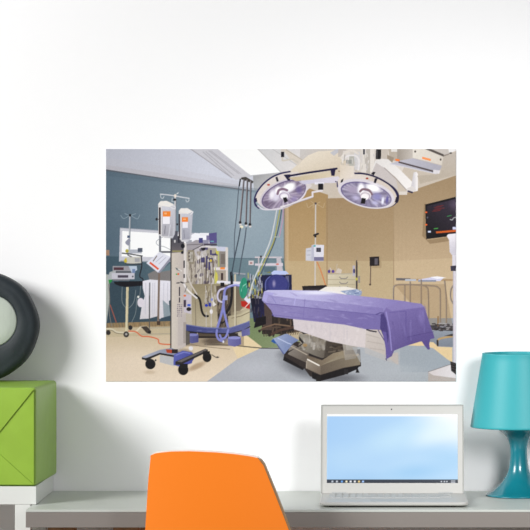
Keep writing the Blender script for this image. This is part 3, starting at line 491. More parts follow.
    P([(412.6, 149), (424, 149), (443.4, 156.6), (443, 165.6), (412.4, 158)], ((232, 226, 216), (415, 152), (222, 214, 204), (440, 162))); P([(422, 157), (430.6, 159.2), (430.4, 161.2), (422, 159)], (250, 138, 60)); L([(422.6, 158), (430, 160)], .4, (255, 190, 140)); E(415, 151.8, 1, 1, (92, 82, 76)); E(440.4, 159.8, .9, 1.1, (92, 82, 76)); P([(395, 159), (399.4, 159.6), (399.4, 161.6), (395.4, 161)], (250, 128, 50))
    P([(424, 149), (449, 149), (449, 155), (443, 157)], (150, 140, 132)); P([(426, 149), (450, 149), (455, 150), (448, 154), (444, 155)], (206, 198, 192)); P([(424, 149), (443.6, 156.8), (443.4, 154.6), (430, 149)], (90, 82, 78)); P([(448, 149), (456, 149), (456, 151), (449, 153.6)], (240, 238, 238)); E(450.5, 153.4, 1.4, .8, (70, 64, 62))
    P([(443, 157), (456, 152), (456, 175), (420, 184), (417, 176), (440, 174)], ((196, 186, 176), (445, 156), (188, 176, 160), (440, 180)), .8)
    # ---- lamp head 1
    P([(255, 200), (256.5, 192), (263, 184), (272, 177.6), (284, 173.4), (298, 172), (306, 182), (300, 196), (280, 208), (262, 207)], (226, 217, 212)); L([(258.4, 208), (255, 203.5), (254.9, 198), (257.6, 191.5), (263.5, 184), (272, 177.4), (281, 173.6), (290, 171.8)], 1.5, (42, 38, 84), smooth=True)
    P([(288, 176), (306, 176), (312, 186), (306, 192), (294, 182)], (222, 214, 214))
    E(283.4, 194.4, 25, 13.6, (214, 206, 216), rot=-24); E(283.8, 194.6, 23.6, 12.2, (104, 90, 130), rot=-24); E(284, 194.8, 22.6, 11.4, (150, 136, 160), rot=-24)
    
    for a in range(0, 360, 15):
        ca, sa = math.cos(math.radians(a)), math.sin(math.radians(a)); u, v = 21.5 * ca, 10.6 * sa; r = math.radians(-24)
        L([(284 + .35 * (u * math.cos(r) - v * math.sin(r)), 195 + .35 * (u * math.sin(r) + v * math.cos(r))), (284 + u * math.cos(r) - v * math.sin(r), 195 + u * math.sin(r) + v * math.cos(r))], 1.6, rs.choice([(206, 194, 214), (112, 98, 122), (178, 164, 192), (228, 220, 234)]), .55)
    E(278, 193, 12, 9, (226, 218, 236), rot=-24, soft=.8); E(289, 189, 10, 6, (244, 240, 250), rot=-24, soft=.8); E(276, 199, 6, 5, (236, 232, 246), rot=-24, soft=.9, al=.8); E(299, 190, 5, 6, (112, 98, 150), rot=-20, soft=.8, al=.8); E(266, 203, 5, 4, (108, 92, 120), soft=.8, al=.8); E(294, 199, 6, 4, (152, 138, 184), rot=-24, soft=.9, al=.8)
    E(289, 187, 9, 5, (255, 255, 255), rot=-24, soft=.6); E(272, 195, 4, 7, (246, 242, 250), rot=14, soft=.8); E(278.5, 191, 5, 5.5, (255, 253, 255), soft=.6)
    L([(277.6, 194), (279, 190.4), (283, 189.2), (287, 190.4)], 2.4, (140, 112, 134), smooth=True); E(284.4, 196, 5.4, 4.2, (232, 226, 238)); E(284.2, 196.4, 4.6, 3.4, (176, 160, 184), ring=.7); E(284.4, 197.2, 3.4, 2.6, (248, 246, 250))
    P([(282.8, 198), (286.4, 197.2), (288, 201.4), (284.4, 203)], (24, 18, 26)); L([(258, 206), (264, 209.6), (276, 209), (290, 205.4), (303, 197), (307, 188)], 1.3, (224, 218, 228), smooth=True)
    E(268.6, 185, 1.5, 1, (190, 96, 84)); P([(275.4, 177.6), (277.4, 176.8), (278.8, 181.4), (276.8, 182)], (30, 26, 46)); P([(283.6, 175), (290.4, 174.4), (290, 181), (287.6, 180.4)], (30, 26, 56)); P([(254.6, 199), (256.6, 198), (257.4, 201.6), (256, 202)], (26, 22, 52))
    L([(255.6, 200), (255.2, 205), (259, 208.4)], 1.2, (44, 38, 84), smooth=True)
    P([(288, 178), (334, 172), (333, 177), (296, 181.4)], ((206, 190, 160), (296, 180), (222, 208, 184), (332, 174))); L([(287, 176.4), (310, 172.6), (336.6, 168.8)], 1.9, (30, 26, 62)); P([(330.4, 169.4), (335.6, 169), (334.4, 176.2), (331.2, 175.8)], (34, 28, 64)); E(339, 171.4, .9, .6, (150, 124, 96))
    P([(298, 181.6), (338, 176.4), (341, 179.6), (338, 183), (314, 183.4), (304, 184.6)], ((208, 204, 222), (300, 183), (222, 216, 226), (338, 179))); R(314.5, 182.4, 324, 184.6, (232, 230, 240)); R(318.2, 183.8, 323.2, 190, (22, 20, 28))
    L([(281, 207), (290, 204.8), (298, 201.4), (312.6, 196.6), (312.4, 192.4), (322, 190.8)], 1.8, (228, 222, 228)); L([(283, 208), (298, 202.6), (313, 197.6)], .5, (170, 160, 166))
    # ---- lamp head 2
    E(369, 190.5, 30.5, 15.6, (44, 40, 84), rot=20); E(368.6, 191.2, 29.4, 15, (220, 208, 198), rot=20)
    P([(336, 183), (341, 176), (356, 172.4), (372, 175), (360, 184), (344, 190)], (226, 216, 208)); P([(340, 165), (353.6, 166.4), (354, 176.6), (340, 180)], ((224, 212, 196), (341, 168), (232, 222, 212), (353, 175)))
    E(366, 194, 29, 13.6, (222, 216, 224), rot=14); E(366, 194.6, 26, 11.6, (112, 102, 146), rot=14); E(366.4, 195, 25, 10.8, (146, 138, 166), rot=14)
    
    for a in range(0, 360, 14):
        ca, sa = math.cos(math.radians(a)), math.sin(math.radians(a)); u, v = 24 * ca, 10 * sa; r = math.radians(14)
        L([(366 + .35 * (u * math.cos(r) - v * math.sin(r)), 195 + .35 * (u * math.sin(r) + v * math.cos(r))), (366 + u * math.cos(r) - v * math.sin(r), 195 + u * math.sin(r) + v * math.cos(r))], 1.7, rs.choice([(204, 196, 216), (120, 110, 134), (182, 174, 200), (226, 220, 236)]), .5)
    E(352, 190, 9, 6, (172, 160, 186), rot=14, soft=.8); E(373, 188, 11, 5.4, (255, 253, 255), rot=16, soft=.6); E(361, 189, 5, 8, (252, 250, 255), soft=.6); E(356, 198, 7, 4, (196, 188, 220), rot=14, soft=.9); E(377, 197, 7, 6, (150, 146, 196), soft=.8); E(382.6, 201, 2, 5.4, (240, 240, 255), rot=8, soft=.7); E(387, 200, 2, 6, (104, 96, 160), rot=8, soft=.8); E(375, 203, 6, 3, (196, 192, 226), rot=10, soft=.9)
    L([(360, 191.6), (363, 189.4), (369, 190.6), (371.6, 194.4)], 2.2, (134, 106, 118), smooth=True); E(365.4, 195.6, 5.6, 4.4, (238, 230, 234)); E(365, 196.4, 4.6, 3.4, (178, 162, 180), ring=.6); E(364.6, 197.4, 3.6, 3, (250, 246, 248)); P([(361.6, 198), (365.8, 198.6), (364.8, 204), (360.6, 203.6)], (24, 18, 24))
    L([(355, 173.6), (364, 174), (374, 176.6), (385, 182), (394, 188.6), (398, 195), (397.6, 201)], 1.6, (36, 32, 66), smooth=True); P([(371, 174), (373, 172), (375.4, 172.4), (373.6, 175.6)], (30, 26, 36)); P([(374.6, 178.4), (377.4, 178.8), (375.6, 183.4), (373.6, 182.8)], (34, 28, 42)); P([(396, 197), (398.6, 196.6), (397.6, 203), (394.6, 202.4)], (34, 28, 50)); P([(341, 180.4), (343.4, 178.6), (342.6, 182), (340.6, 183)], (24, 22, 32)); L([(337, 182), (337.4, 187)], 1.1, (52, 46, 92)); E(367, 178.6, 1.3, .9, (160, 56, 40)); E(335.6, 181.8, .6, .6, (50, 44, 70))
    # ---- television
    P([(422, 236), (424, 204), (426, 204), (427, 240), (456, 236), (456, 240), (430, 244)], (120, 96, 66), .45)
    P([(425, 204.6), (456, 196.8), (456, 235.4), (426, 239.2)], (20, 17, 22)); P([(426.6, 206.2), (456, 198.8), (456, 232), (427, 235)], ((26, 22, 28), (430, 232), (60, 50, 66), (454, 202))); E(455, 205, 9, 8, (108, 92, 116), al=.6, soft=1)
    for i, (x0, x1) in enumerate(((436, 443), (434, 441), (435, 444), (433, 441), (432, 440))): L([(x0, 206.6 + i * 1.25), (x1, 205.6 + i * 1.25)], .6, (136, 40, 40), .8)
    E(426, 212.4, 1.2, .8, (236, 100, 40)); E(426, 224.8, 1.2, .8, (240, 104, 40)); E(427.2, 217.6, .8, 1, (90, 90, 100)); L([(434, 228.8), (437.4, 228.4)], 1.1, (70, 150, 70)); R(427.6, 230.8, 430.6, 232.6, (214, 222, 244)); P([(435.6, 231.6), (456, 229.8), (456, 231.8), (436, 233.4)], (212, 96, 34)); R(452.4, 227, 456, 229.6, (206, 210, 236)); L([(447, 216.4), (451, 215.6)], .8, (60, 140, 80)); L([(450, 219.6), (452, 220), (453.4, 218), (456, 217.4)], .9, (176, 180, 180), smooth=True)
    # ---- monitor arm column at the right edge
    P([(446.4, 236), (448, 234.2), (456, 233.4), (456, 256), (451.6, 255), (449.4, 252), (448.8, 240)], ((236, 232, 238), (448, 238), (210, 206, 216), (455, 250))); R(452, 255, 456, 266, (220, 216, 224)); R(452.6, 270, 456, 364, ((190, 184, 194), (452.6, 300), (226, 220, 228), (455, 300))); P([(450.2, 266), (456, 265.4), (456, 271), (450.6, 271)], (58, 54, 72))
    P([(428, 371.6), (450, 364), (456, 370), (456, 382), (428, 382)], ((216, 206, 206), (430, 372), (226, 218, 220), (450, 376))); P([(428, 371.8), (433, 375), (456, 378), (456, 382), (428, 382)], (178, 166, 158), .8); L([(428, 371.6), (450, 364.2)], .7, (140, 132, 132)); P([(450, 361), (456, 363), (456, 374.6), (451, 370.6)], (40, 34, 36))
    for y in (363, 365.5, 368, 370.5): L([(451, y), (456, y + 1.6)], .5, (84, 78, 78))
    img = C.done()
    rng = np.random.default_rng(3)
    n = rng.normal(0, 1.8, img.shape[:2] + (1,)).astype(np.float32)
    for k in (2, 3):                         # a little softer grain as well
        g = rng.normal(0, 1.0, (img.shape[0] // k + 2, img.shape[1] // k + 2, 1)).astype(np.float32)
        n += .9 * np.repeat(np.repeat(g, k, 0), k, 1)[:img.shape[0], :img.shape[1]]
    # keep paper-white parts of the print clean
    n *= np.clip((252 - img.max(2, keepdims=True)) / 20, 0, 1)
    return np.clip(img + n, 0, 255) / 255.0

def paint_screen():
    """The laptop desktop: pale blue wallpaper, white band on top, dark task bar with small icons."""
    C = Canvas(326.6, 413.8, 131, 69.2, 2, 3)
    C.rect(320, 410, 460, 484, ((168, 207, 246), (330, 425), (182, 218, 248), (400, 470)))
    C.ell(454, 418, 56, 44, (255, 255, 255), al=.95, soft=1); C.ell(400, 436, 60, 20, (198, 230, 250), rot=-18, al=.8, soft=1)
    C.ell(345, 458, 42, 22, (186, 220, 248), al=.6, soft=1); C.ell(452, 458, 40, 20, (164, 208, 242), rot=14, al=.6, soft=1)
    C.ell(415, 472, 46, 13, (150, 200, 240), rot=-6, al=.6, soft=1); C.ell(362, 478, 40, 12, (160, 202, 240), al=.5, soft=1)
    C.ell(436, 432, 42, 16, (226, 244, 251), rot=-24, al=.8, soft=1)
    C.rect(320, 413, 460, 416.2, (255, 255, 255))
    C.rect(320, 479.2, 460, 484, (44, 52, 66))
    for x, c in ((332.5, (190, 200, 210)), (337, (200, 206, 214)), (342, (110, 170, 240)), (346.4, (250, 240, 200)), (350.6, (230, 232, 238)), (354.8, (240, 240, 240)), (359, (244, 214, 140)), (363, (170, 205, 255))):
        C.rect(x - 1, 480.1, x + 1, 482.2, c)
    for x in (441, 444, 446.4): C.rect(x - .7, 480.4, x + .7, 482, (206, 212, 220))
    for y in (480.2, 481.6): C.rect(450.5, y, 455, y + .8, (214, 218, 226))
    C.rect(320, 413, 327, 484, (110, 120, 130), .12)
    return np.clip(C.done(), 0, 255) / 255.0
# ================================================================ materials
M_wall = mat('painted_wall', (248, 248, 249), .9, .2, bump=.12, bscale=28, stretch=(1, 1, 2.2))
M_floor = mat('floor_boards', (152, 148, 142), .6, vary=.12, vscale=3, stretch=(1, 12, 1))
M_white = mat('white_lacquer', (226, 228, 224), .35)
M_top = mat('pale_grey_laminate', (196, 200, 194), .38, vary=.02, vscale=8)
M_edge = mat('taupe_grey_edge', (134, 127, 122), .45, vary=.02, vscale=5)
M_wood = mat('pine_wood', (170, 128, 92), .55, vary=.2, vscale=5, stretch=(8, 8, 1))
M_green = mat('lime_paper', (142, 180, 62), .42, bump=.35, bscale=16, vary=.07, vscale=9)
M_green2 = mat('lime_paper_flap', (148, 184, 62), .42, bump=.3, bscale=20, vary=.06, vscale=12)
M_black = mat('matt_black_clay', (33, 42, 48), .62, bump=.6, bscale=22, vary=.16, vscale=14)
M_disc = mat('pale_grey_disc', (186, 194, 184), .6, bump=.2, bscale=18, vary=.05, vscale=14, stretch=(3, 1, 1))
M_orange = mat('orange_shell', (254, 133, 24), .45, bump=.03, bscale=200)
M_cream = mat('white_shell', (236, 232, 226), .4)
M_trim = mat('brown_shell_edge', (150, 122, 88), .5)
M_lap = mat('white_laptop_plastic', (192, 191, 187), .35)
M_lap2 = mat('light_grey_laptop_plastic', (180, 182, 181), .4)
M_rim = mat('grey_laptop_rim', (158, 159, 155), .45)
M_dark = mat('dark_plastic', (36, 36, 38), .5)
M_teal = mat('teal_plastic', (14, 116, 130), .24, coat=.3)
M_shade = mat('teal_shade_plastic', (45, 160, 168), .5, bump=.02, bscale=300)
M_bulb = mat('opal_bulb', (235, 235, 230), .3)
M_metal = mat('steel', (170, 170, 172), .3, metal=1)
M_pad = mat('grey_felt', (90, 90, 92), .9)

# ================================================================ room
structure(obj('wall_back', bx(-2.6, 2.2, 0, .12, 0, 3.0), M_wall))
structure(obj('floor', bx(-2.6, 2.2, -3.2, 0, -.06, 0), M_floor))
structure(obj('baseboard_back', bx(-2.6, 2.2, -.016, 0, 0, .09), M_white, bevel=.003))

# ================================================================ printed wall mural
def picture_material(name, emit):
    m = bpy.data.materials.new(name); m.use_nodes = True
    N = m.node_tree.nodes; b = N['Principled BSDF']
    a = N.new('ShaderNodeAttribute'); a.attribute_name = 'print'
    if emit:
        m.node_tree.links.new(a.outputs['Color'], b.inputs['Emission Color']); b.inputs['Emission Strength'].default_value = emit
        b.inputs['Base Color'].default_value = (.01, .01, .01, 1); b.inputs['Roughness'].default_value = .25
    else:
        m.node_tree.links.new(a.outputs['Color'], b.inputs['Base Color']); b.inputs['Roughness'].default_value = .75; b.inputs['Specular IOR Level'].default_value = .2
    return m
def picture(name, img, x0, z1, w, h, m, parent=None, thick=.0012, shade=1.0):
    """A flat print: fine grid of faces, one printed colour per corner point; front at local y = 0, back at y = thick."""
    H, W = img.shape[:2]
    c = np.where(img <= .04045, img / 12.92, ((img + .055) / 1.055) ** 2.4).astype(np.float32)[::-1] * shade
    if shade < 1: c = c * (1 + .15 * c ** 3)          # paper white is the brightest ink-free tone
    X, Z = np.meshgrid(np.linspace(x0, x0 + w, W), np.linspace(z1 - h, z1, H))
    front = np.stack([X, np.zeros_like(X), Z], -1).reshape(-1, 3)
    back = np.array([(x0, thick, z1 - h), (x0 + w, thick, z1 - h), (x0 + w, thick, z1), (x0, thick, z1)])
    i = np.arange(H * W).reshape(H, W)
    q = np.stack([i[:-1, :-1], i[:-1, 1:], i[1:, 1:], i[1:, :-1]], -1).reshape(-1)
    n0 = H * W; nq = (H - 1) * (W - 1)
    bot = [int(k) for k in i[0]]; top = [int(k) for k in i[-1]]; lef = [int(k) for k in i[:, 0]]; rig = [int(k) for k in i[:, -1]]
    extra = [[n0, n0 + 3, n0 + 2, n0 + 1], [n0, n0 + 1] + bot[::-1], [n0 + 2, n0 + 3] + top, [n0 + 3, n0] + lef, [n0 + 1, n0 + 2] + rig[::-1]]
    loops = np.concatenate([q] + [np.array(e) for e in extra]); starts = list(range(0, nq * 4, 4)); s = nq * 4
    for e in extra: starts.append(s); s += len(e)
    me = bpy.data.meshes.new(name)
    me.vertices.add(n0 + 4); me.vertices.foreach_set('co', np.concatenate([front, back]).astype(np.float32).ravel())
    me.loops.add(len(loops)); me.loops.foreach_set('vertex_index', loops.astype(np.int32))
    me.polygons.add(len(starts)); me.polygons.foreach_set('loop_start', np.array(starts, np.int32))
    me.update(calc_edges=True); me.validate()
    at = me.color_attributes.new('print', 'FLOAT_COLOR', 'POINT')
    rgba = np.ones((n0 + 4, 4), np.float32); rgba[:n0, :3] = c.reshape(-1, 3); rgba[n0:, :3] = .8
    at.data.foreach_set('color', rgba.ravel())
    me.materials.append(m)
    o = bpy.data.objects.new(name, me); COL.objects.link(o)
    if parent is not None: o.parent = parent
    return o
mural = picture('wall_mural', paint_mural(), (106 - 380) / WS, CAM_Z - (149 - 230) / WS, 350 / WS, 232.5 / WS, picture_material('mural_print', 0), shade=.81)
mural.location = (0, -.0014, 0)
tag(mural, 'unframed mural of an operating room with purple draped table on the white wall', 'wall mural')

# ================================================================ desk
DX0, DX1, DY, DZ = -.8625, .85, -.474, .74
desk = thing('desk', 'pale grey desk with taupe front edge along the white wall, under laptop and lamp', 'desk', (0, -.24, 0))
def local(o, p): o.location = tuple(-c for c in p.location); return o
local(obj('tabletop', bx(DX0, DX1, DY, -.004, DZ - .006, DZ), M_top, bevel=.001), desk).parent = desk
local(obj('front_edge', bx(DX0, DX1, DY + .0005, -.004, DZ - .0435, DZ - .0063), M_edge, bevel=.001), desk).parent = desk
for cx in (-.80, .66):
    for yy in (-.38, -.11):
        bm = bmesh.new()
        for s in (0, 1):
            xa = cx + (.01 if s else -.01); xb = cx + (.30 if s else -.03)
        grid_loft(bm, [[(cx - .035, yy - .02, 0), (cx + .003, yy - .02, 0), (cx + .003, yy + .02, 0), (cx - .035, yy + .02, 0)],
                       [(cx - .018, yy - .02, DZ - .044), (cx + .020, yy - .02, DZ - .044), (cx + .020, yy + .02, DZ - .044), (cx - .018, yy + .02, DZ - .044)]])
        local(obj('leg', bm, M_wood, bevel=.002), desk).parent = desk
        cx2 = cx + (.175 if cx < 0 else -.23)
        w2 = .032
        bm = bx(cx2 - w2, cx2 + w2, yy - .02, yy + .02, 0, DZ - .044)
        local(obj('leg', bm, M_wood, bevel=.002), desk).parent = desk
    xa, xb = sorted((cx, cx + (.175 if cx < 0 else -.23)))
    local(obj('cross_rail', bx(xa + .035 if cx < 0 else xa + .034, xb - .034, -.395, -.365, .18, .22), M_wood, bevel=.002), desk).parent = desk
    local(obj('cross_rail', bx(cx - .028, cx - .002, -.358, -.132, .30, .34), M_wood, bevel=.002), desk).parent = desk

# ================================================================ white low table standing over the desk corner
st = thing('side_table', 'white square-edged side table overlapping the left end of the grey desk', 'side table', (-1.13, -.18, 0))
SX0, SX1, SY, SZ0, SZ1 = -1.402, -.852, -.355, .7405, .7855
local(obj('tabletop', bx(SX0, SX1, SY, -.004, SZ0, SZ1), M_white, bevel=.0012), st).parent = st
for (a, b) in ((-.905, -.8665), (-1.400, -1.3615)):
    for (c, d) in ((SY + .001, SY + .0395), (-.046, -.0175)):
        local(obj('leg', bx(a, b, c, d, 0, SZ0 - .0002), M_white, bevel=.001), st).parent = st

# ================================================================ green gift-wrapped box
gift = thing('gift_box', 'lime green paper-wrapped box on the white side table, carrying the black ring ornament', 'box', (-.9975, -.187, SZ1 + .0003), math.radians(-2.3))
GX, GY, GH = .151, .163, .2445
def gift_body():
    bm = bmesh.new(); n = 14
    def P(u, v, w):                       # u,v,w in -1..1, slight bulge of a paper-wrapped carton
        bul = .0035
        x = GX * u + bul * u * (1 - v*v) * (1 - w*w); y = GY * v + bul * v * (1 - u*u) * (1 - w*w)
        z = GH / 2 + GH / 2 * w + (bul * .3 * w * (1 - u*u) * (1 - v*v) if w > 0 else 0)
        return (x, y, z)
    V = {}
    def g(a, b, c):
        if (a, b, c) not in V: V[(a, b, c)] = bm.verts.new(P(2*a/n - 1, 2*b/n - 1, 2*c/n - 1))
        return V[(a, b, c)]
    for i in range(n):
        for j in range(n):
            for k in (0, n):
                bm.faces.new([g(i, j, k), g(i+1, j, k), g(i+1, j+1, k), g(i, j+1, k)])
                bm.faces.new([g(i, k, j), g(i+1, k, j), g(i+1, k, j+1), g(i, k, j+1)])
                bm.faces.new([g(k, i, j), g(k, i+1, j), g(k, i+1, j+1), g(k, i, j+1)])
    return bm
gb = obj('wrapped_body', gift_body(), M_green, gift, bevel=.008, seg=3, angle=60)
def flap(name, pts, off, m, th=.0022):
    bm = bmesh.new(); n = len(pts)
    y = -GY - .0036 - off
    def yb(x, z): return y + .0035 * (1 - (1 - (x / GX) ** 2) * (1 - ((z - GH/2) / (GH/2)) ** 2))
    def sub(P, k=5):
        o = []
        for i in range(len(P)):
            a, b = P[i], P[(i+1) % len(P)]
            for t in range(k): o.append((a[0] + (b[0]-a[0])*t/k, a[1] + (b[1]-a[1])*t/k))
        return o
    S = sub(pts); cx = sum(p[0] for p in S)/len(S); cz = sum(p[1] for p in S)/len(S)
    F = [bm.verts.new((x, yb(x, z) - th, z)) for x, z in S]; B = [bm.verts.new((x, yb(x, z) + .004, z)) for x, z in S]
    c = bm.verts.new((cx, yb(cx, cz) - th - .001, cz)); d = bm.verts.new((cx, yb(cx, cz) + .004, cz))
    for i in range(len(S)):
        j = (i+1) % len(S)
        bm.faces.new((F[i], F[j], c)); bm.faces.new((B[j], B[i], d)); bm.faces.new((F[i], B[i], B[j], F[j]))
    return obj(name, bm, m, gift, bevel=.0008, seg=2)
e = .004
flap('side_flap', [(GX - e, e), (GX - e, GH - e), (.02, GH/2 - .004)], 0, M_green2)
flap('side_flap', [(-GX + e, e), (-GX + e, GH - e), (-.02, GH/2 - .004)], 0, M_green2)
flap('bottom_flap', [(-GX + e, e), (GX - e, e), (.035, .105), (-.035, .105)], .0016, M_green2)
flap('top_flap', [(-GX + e, GH - e), (GX - e, GH - e), (.03, .095), (-.03, .095)], .0034, M_green2)

# ================================================================ black ring ornament with pale centre
RO = .1405
ring = thing('ring_ornament', 'thick black disc-shaped ornament with a pale grey centre, standing upright on the green box', 'ornament', (-1.0215, -.085, SZ1 + .0003 + GH + .0012))
def ring_bm():
    bm = bmesh.new(); n = 96; rn = random.Random(4)
    wob = [sum(.0008 * math.sin(k * 2*math.pi*i/n + ph) for k, ph in ((3, .4), (5, 2.1), (9, 1.2))) for i in range(n)]
    hx, hz, hr = .023, .0140, .0675
    prof = []                                  # (t outer->hub along the front, y)
    for k in range(9):                         # rounded outer rim front
        a = math.pi/2 * k / 8; prof.append((('o', 1 - .10*(1 - math.sin(math.pi/2 - a))), -.012 - .020 * math.sin(a)))
    rings = []
    rings.append([(( RO-.014)*math.cos(2*math.pi*i/n), .038, RO + (RO-.014)*math.sin(2*math.pi*i/n)) for i in range(n)])
    for k in range(1, 6):
        a = math.pi/2 * k/5
        r = RO - .014 + .014*math.sin(a)
        rings.append([((r+wob[i])*math.cos(2*math.pi*i/n), .038 - .018*(1-math.cos(a)), RO + (r+wob[i])*math.sin(2*math.pi*i/n)) for i in range(n)])
    for k in range(0, 9):
        a = math.pi/2 * k/8
        r = RO - .022*(1 - math.cos(a))
        rings.append([((r+wob[i])*math.cos(2*math.pi*i/n), -.016 - .020*math.sin(a), RO + (r+wob[i])*math.sin(2*math.pi*i/n)) for i in range(n)])
    for k in range(1, 9):                      # front annulus eases towards the off-centre hole
        t = k / 8; r = (RO-.022)*(1-t) + hr*t
        rings.append([(hx*t + (r+wob[i]*(1-t))*math.cos(2*math.pi*i/n), -.036 - .003*math.sin(math.pi*t), RO + hz*t + (r+wob[i]*(1-t))*math.sin(2*math.pi*i/n)) for i in range(n)])
    rings.append([(hx + (hr-.001)*math.cos(2*math.pi*i/n), -.031, RO + hz + (hr-.001)*math.sin(2*math.pi*i/n)) for i in range(n)])
    grid_loft(bm, rings, True, True)
    return bm, hx, hz, hr
rb, hx, hz, hr = ring_bm()
zmin = min(v.co.z for v in rb.verts)
for v in rb.verts: v.co.z -= zmin
obj('ring_body', rb, M_black, ring, smooth=True)
bm = bmesh.new(); n = 72
grid_loft(bm, [[(hx + r*math.cos(2*math.pi*i/n), y, RO + hz - zmin + r*math.sin(2*math.pi*i/n)) for i in range(n)] for r, y in ((hr-.001, -.0315), (hr-.001, -.0345), (hr-.004, -.0365), (hr*.6, -.0385), (hr*.2, -.039), (.002, -.039))])
obj('centre_disc', bm, M_disc, ring, smooth=True, label='pale grey centre disc')

# ================================================================ orange chair
chair = thing('chair', 'orange chair with pale inner shell, back to the viewer, before the grey desk', 'chair', (-.40, -.46, 0))
CY = -.62; cs = WS * 7 / (7 + CY)
def cw(px, py): return ((px - 380) / cs + .40, CAM_Z - (py - 230) / cs)       # outline of the back shell, chair-local x and world z
Lc = [cw(139, 636), cw(141.5, 590), cw(145.3, 530), cw(148.6, 480), cw(151, 458), cw(151.6, 455), cw(153.2, 453.4)]
Tc = [cw(160, 452.2), cw(172, 450.9), cw(191, 450.6), cw(215, 451.7), cw(235, 453.6), cw(252, 456.2)]
Rc = [cw(257.6, 457.6), cw(260.8, 460), cw(263.5, 464.6), cw(274, 491.5), cw(288.6, 530), cw(305, 575), cw(318, 612), cw(322, 636)]
outline = Lc + Tc + Rc
def ydepth(x, z):                                      # curved back, leaning away from the desk as it rises
    return -.16 - .06 * (z - .5) + .5 * (x + .03) ** 2
def slab_outline(pts, y_off, th, inset=0, K=6):
    """Solid curved panel with the given outline."""
    bm = bmesh.new()
    cx = sum(p[0] for p in pts)/len(pts); cz = sum(p[1] for p in pts)/len(pts)
    if inset:
        o2 = []
        for i, p in enumerate(pts):
            a, b = pts[max(0, i-1)], pts[min(len(pts)-1, i+1)]
            t = Vector((b[0]-a[0], b[1]-a[1])).normalized(); o2.append((p[0] + t.y*inset, p[1] - t.x*inset))
        pts = o2
    # rows: match left and right boundary by height
    zs = []; zb = pts[0][1]; n = 26
    poly = pts + [pts[0]]
    def span(z):
        xs = []
        for (xa, za), (xb, zc) in zip(poly[:-1], poly[1:]):
            if (za - z) * (zc - z) < 0: xs.append(xa + (z - za) * (xb - xa) / (zc - za))
        return (min(xs), max(xs)) if len(xs) > 1 else None
    # top curve sampled in x so the crown stays smooth
    rows = []
    top = lambda x: max([za + (x - xa)*(zc - za)/(xb - xa) for (xa, za), (xb, zc) in zip(pts[:-1], pts[1:]) if (xa - x)*(xb - x) <= 0 and xa != xb and max(za, zc) > .72] or [zb])
    zsd = max(p[1] for p in pts[:7]) - .012
    m = 22
    for k in range(n + 1):
        z = zb + 1e-4 + (zsd - zb) * k / n
        xl, xr = span(z)
        rows.append([(xl + (xr - xl) * j / m, z) for j in range(m + 1)])
    base = rows[-1]
    xl0, xr0 = base[0][0], base[-1][0]
    for k in range(1, 6):
        f = k / 5
        row = []
        for x, z in base:
            xi = min(max(x, xl0 + .0015), xr0 - .0015)
            zt = top(xi)
            row.append((x, z + (max(zt, z + .0005) - z) * f))
        rows.append(row)
    F = [[bm.verts.new((x, ydepth(x, z) + y_off, z)) for x, z in r] for r in rows]
    B = [[bm.verts.new((x, ydepth(x, z) + y_off + th, z)) for x, z in r] for r in rows]
    for A, s in ((F, 1), (B, -1)):
        for a, b in zip(A[:-1], A[1:]):
            for j in range(m): bm.faces.new((a[j], a[j+1], b[j+1], b[j])[::s])
    nr = len(rows)
    for a in range(nr - 1):
        bm.faces.new((F[a][0], F[a+1][0], B[a+1][0], B[a][0])); bm.faces.new((F[a+1][m], F[a][m], B[a][m], B[a+1][m]))
    for j in range(m):
        bm.faces.new((F[0][j+1], F[0][j], B[0][j], B[0][j+1])); bm.faces.new((F[-1][j], F[-1][j+1], B[-1][j+1], B[-1][j]))
    return bm
obj('backrest', slab_outline(outline, 0, .008), M_orange, chair, smooth=False, bevel=.0025, seg=3, angle=50)
obj('inner_shell', slab_outline([(x + .0022, z + .0034) for x, z in outline], .0082, .014, inset=.001), M_cream, chair, bevel=.003, seg=3, angle=50, label='off-white inner face of the backrest')
# brown edging strip down the right side of the shell
bm = bmesh.new(); rr = []
for i, (x, z) in enumerate(Rc):
    y = ydepth(x, z); w = min(1, .25 + i * .3)
    p, q = Rc[max(0, i-1)], Rc[min(len(Rc)-1, i+1)]; t = Vector((q[0]-p[0], q[1]-p[1])).normalized(); nx, nz = -t.y, t.x
    if nx < 0: nx, nz = -nx, -nz
    rr.append([(x - nx*.0006, y + .001, z - nz*.0006), (x + nx*.0046*w, y + .002, z + nz*.0046*w), (x + nx*.0050*w, y + .0215, z + nz*.0050*w), (x + nx*.001, y + .022, z + nz*.001)])
grid_loft(bm, rr); obj('edge_trim', bm, M_trim, chair, smooth=False, label='brown trim along the right edge of the backrest')
# seat, continuing the shell
bm = bmesh.new()
xl, xr = Lc[0][0] + .004, Rc[-1][0] - .004
rings = []
for k in range(13):
    t = k / 12; y = -.128 + .40 * t; dz = -.02 * math.sin(math.pi * t) ** 1 - (.012 if t > .9 else 0)
    ins = .02 * t + (.03 * ((t - .85) / .15) ** 2 if t > .85 else 0)
    row = [(xl + ins + (xr - xl - 2*ins) * j / 12, y, .452 + dz - .012 * math.sin(math.pi * j / 12)) for j in range(13)]
    rings.append(row + [(x, yy, z - .014) for x, yy, z in reversed(row)])
grid_loft(bm, rings); obj('seat', bm, M_orange, chair, bevel=.002)
for sx in (-1, 1):
    for sy in (0, 1):
        xt = (xl + xr)/2 + sx * .13; yt = -.06 + sy * .23
        bm = bmesh.new(); tube(bm, (xt, yt, .412), (xt + sx*.05, yt + (-.05, .04)[sy], 0.0), .017, .011)
        obj('leg', bm, M_wood, chair, smooth=True)
bm = bmesh.new(); box(bm, (xl+xr)/2 - .15, (xl+xr)/2 + .15, -.075, -.045, .398, .418); box(bm, (xl+xr)/2 - .15, (xl+xr)/2 + .15, .155, .185, .398, .418); box(bm, (xl+xr)/2 - .015, (xl+xr)/2 + .015, -.045, .155, .398, .418)
obj('seat_frame', bm, M_metal, chair, bevel=.002)

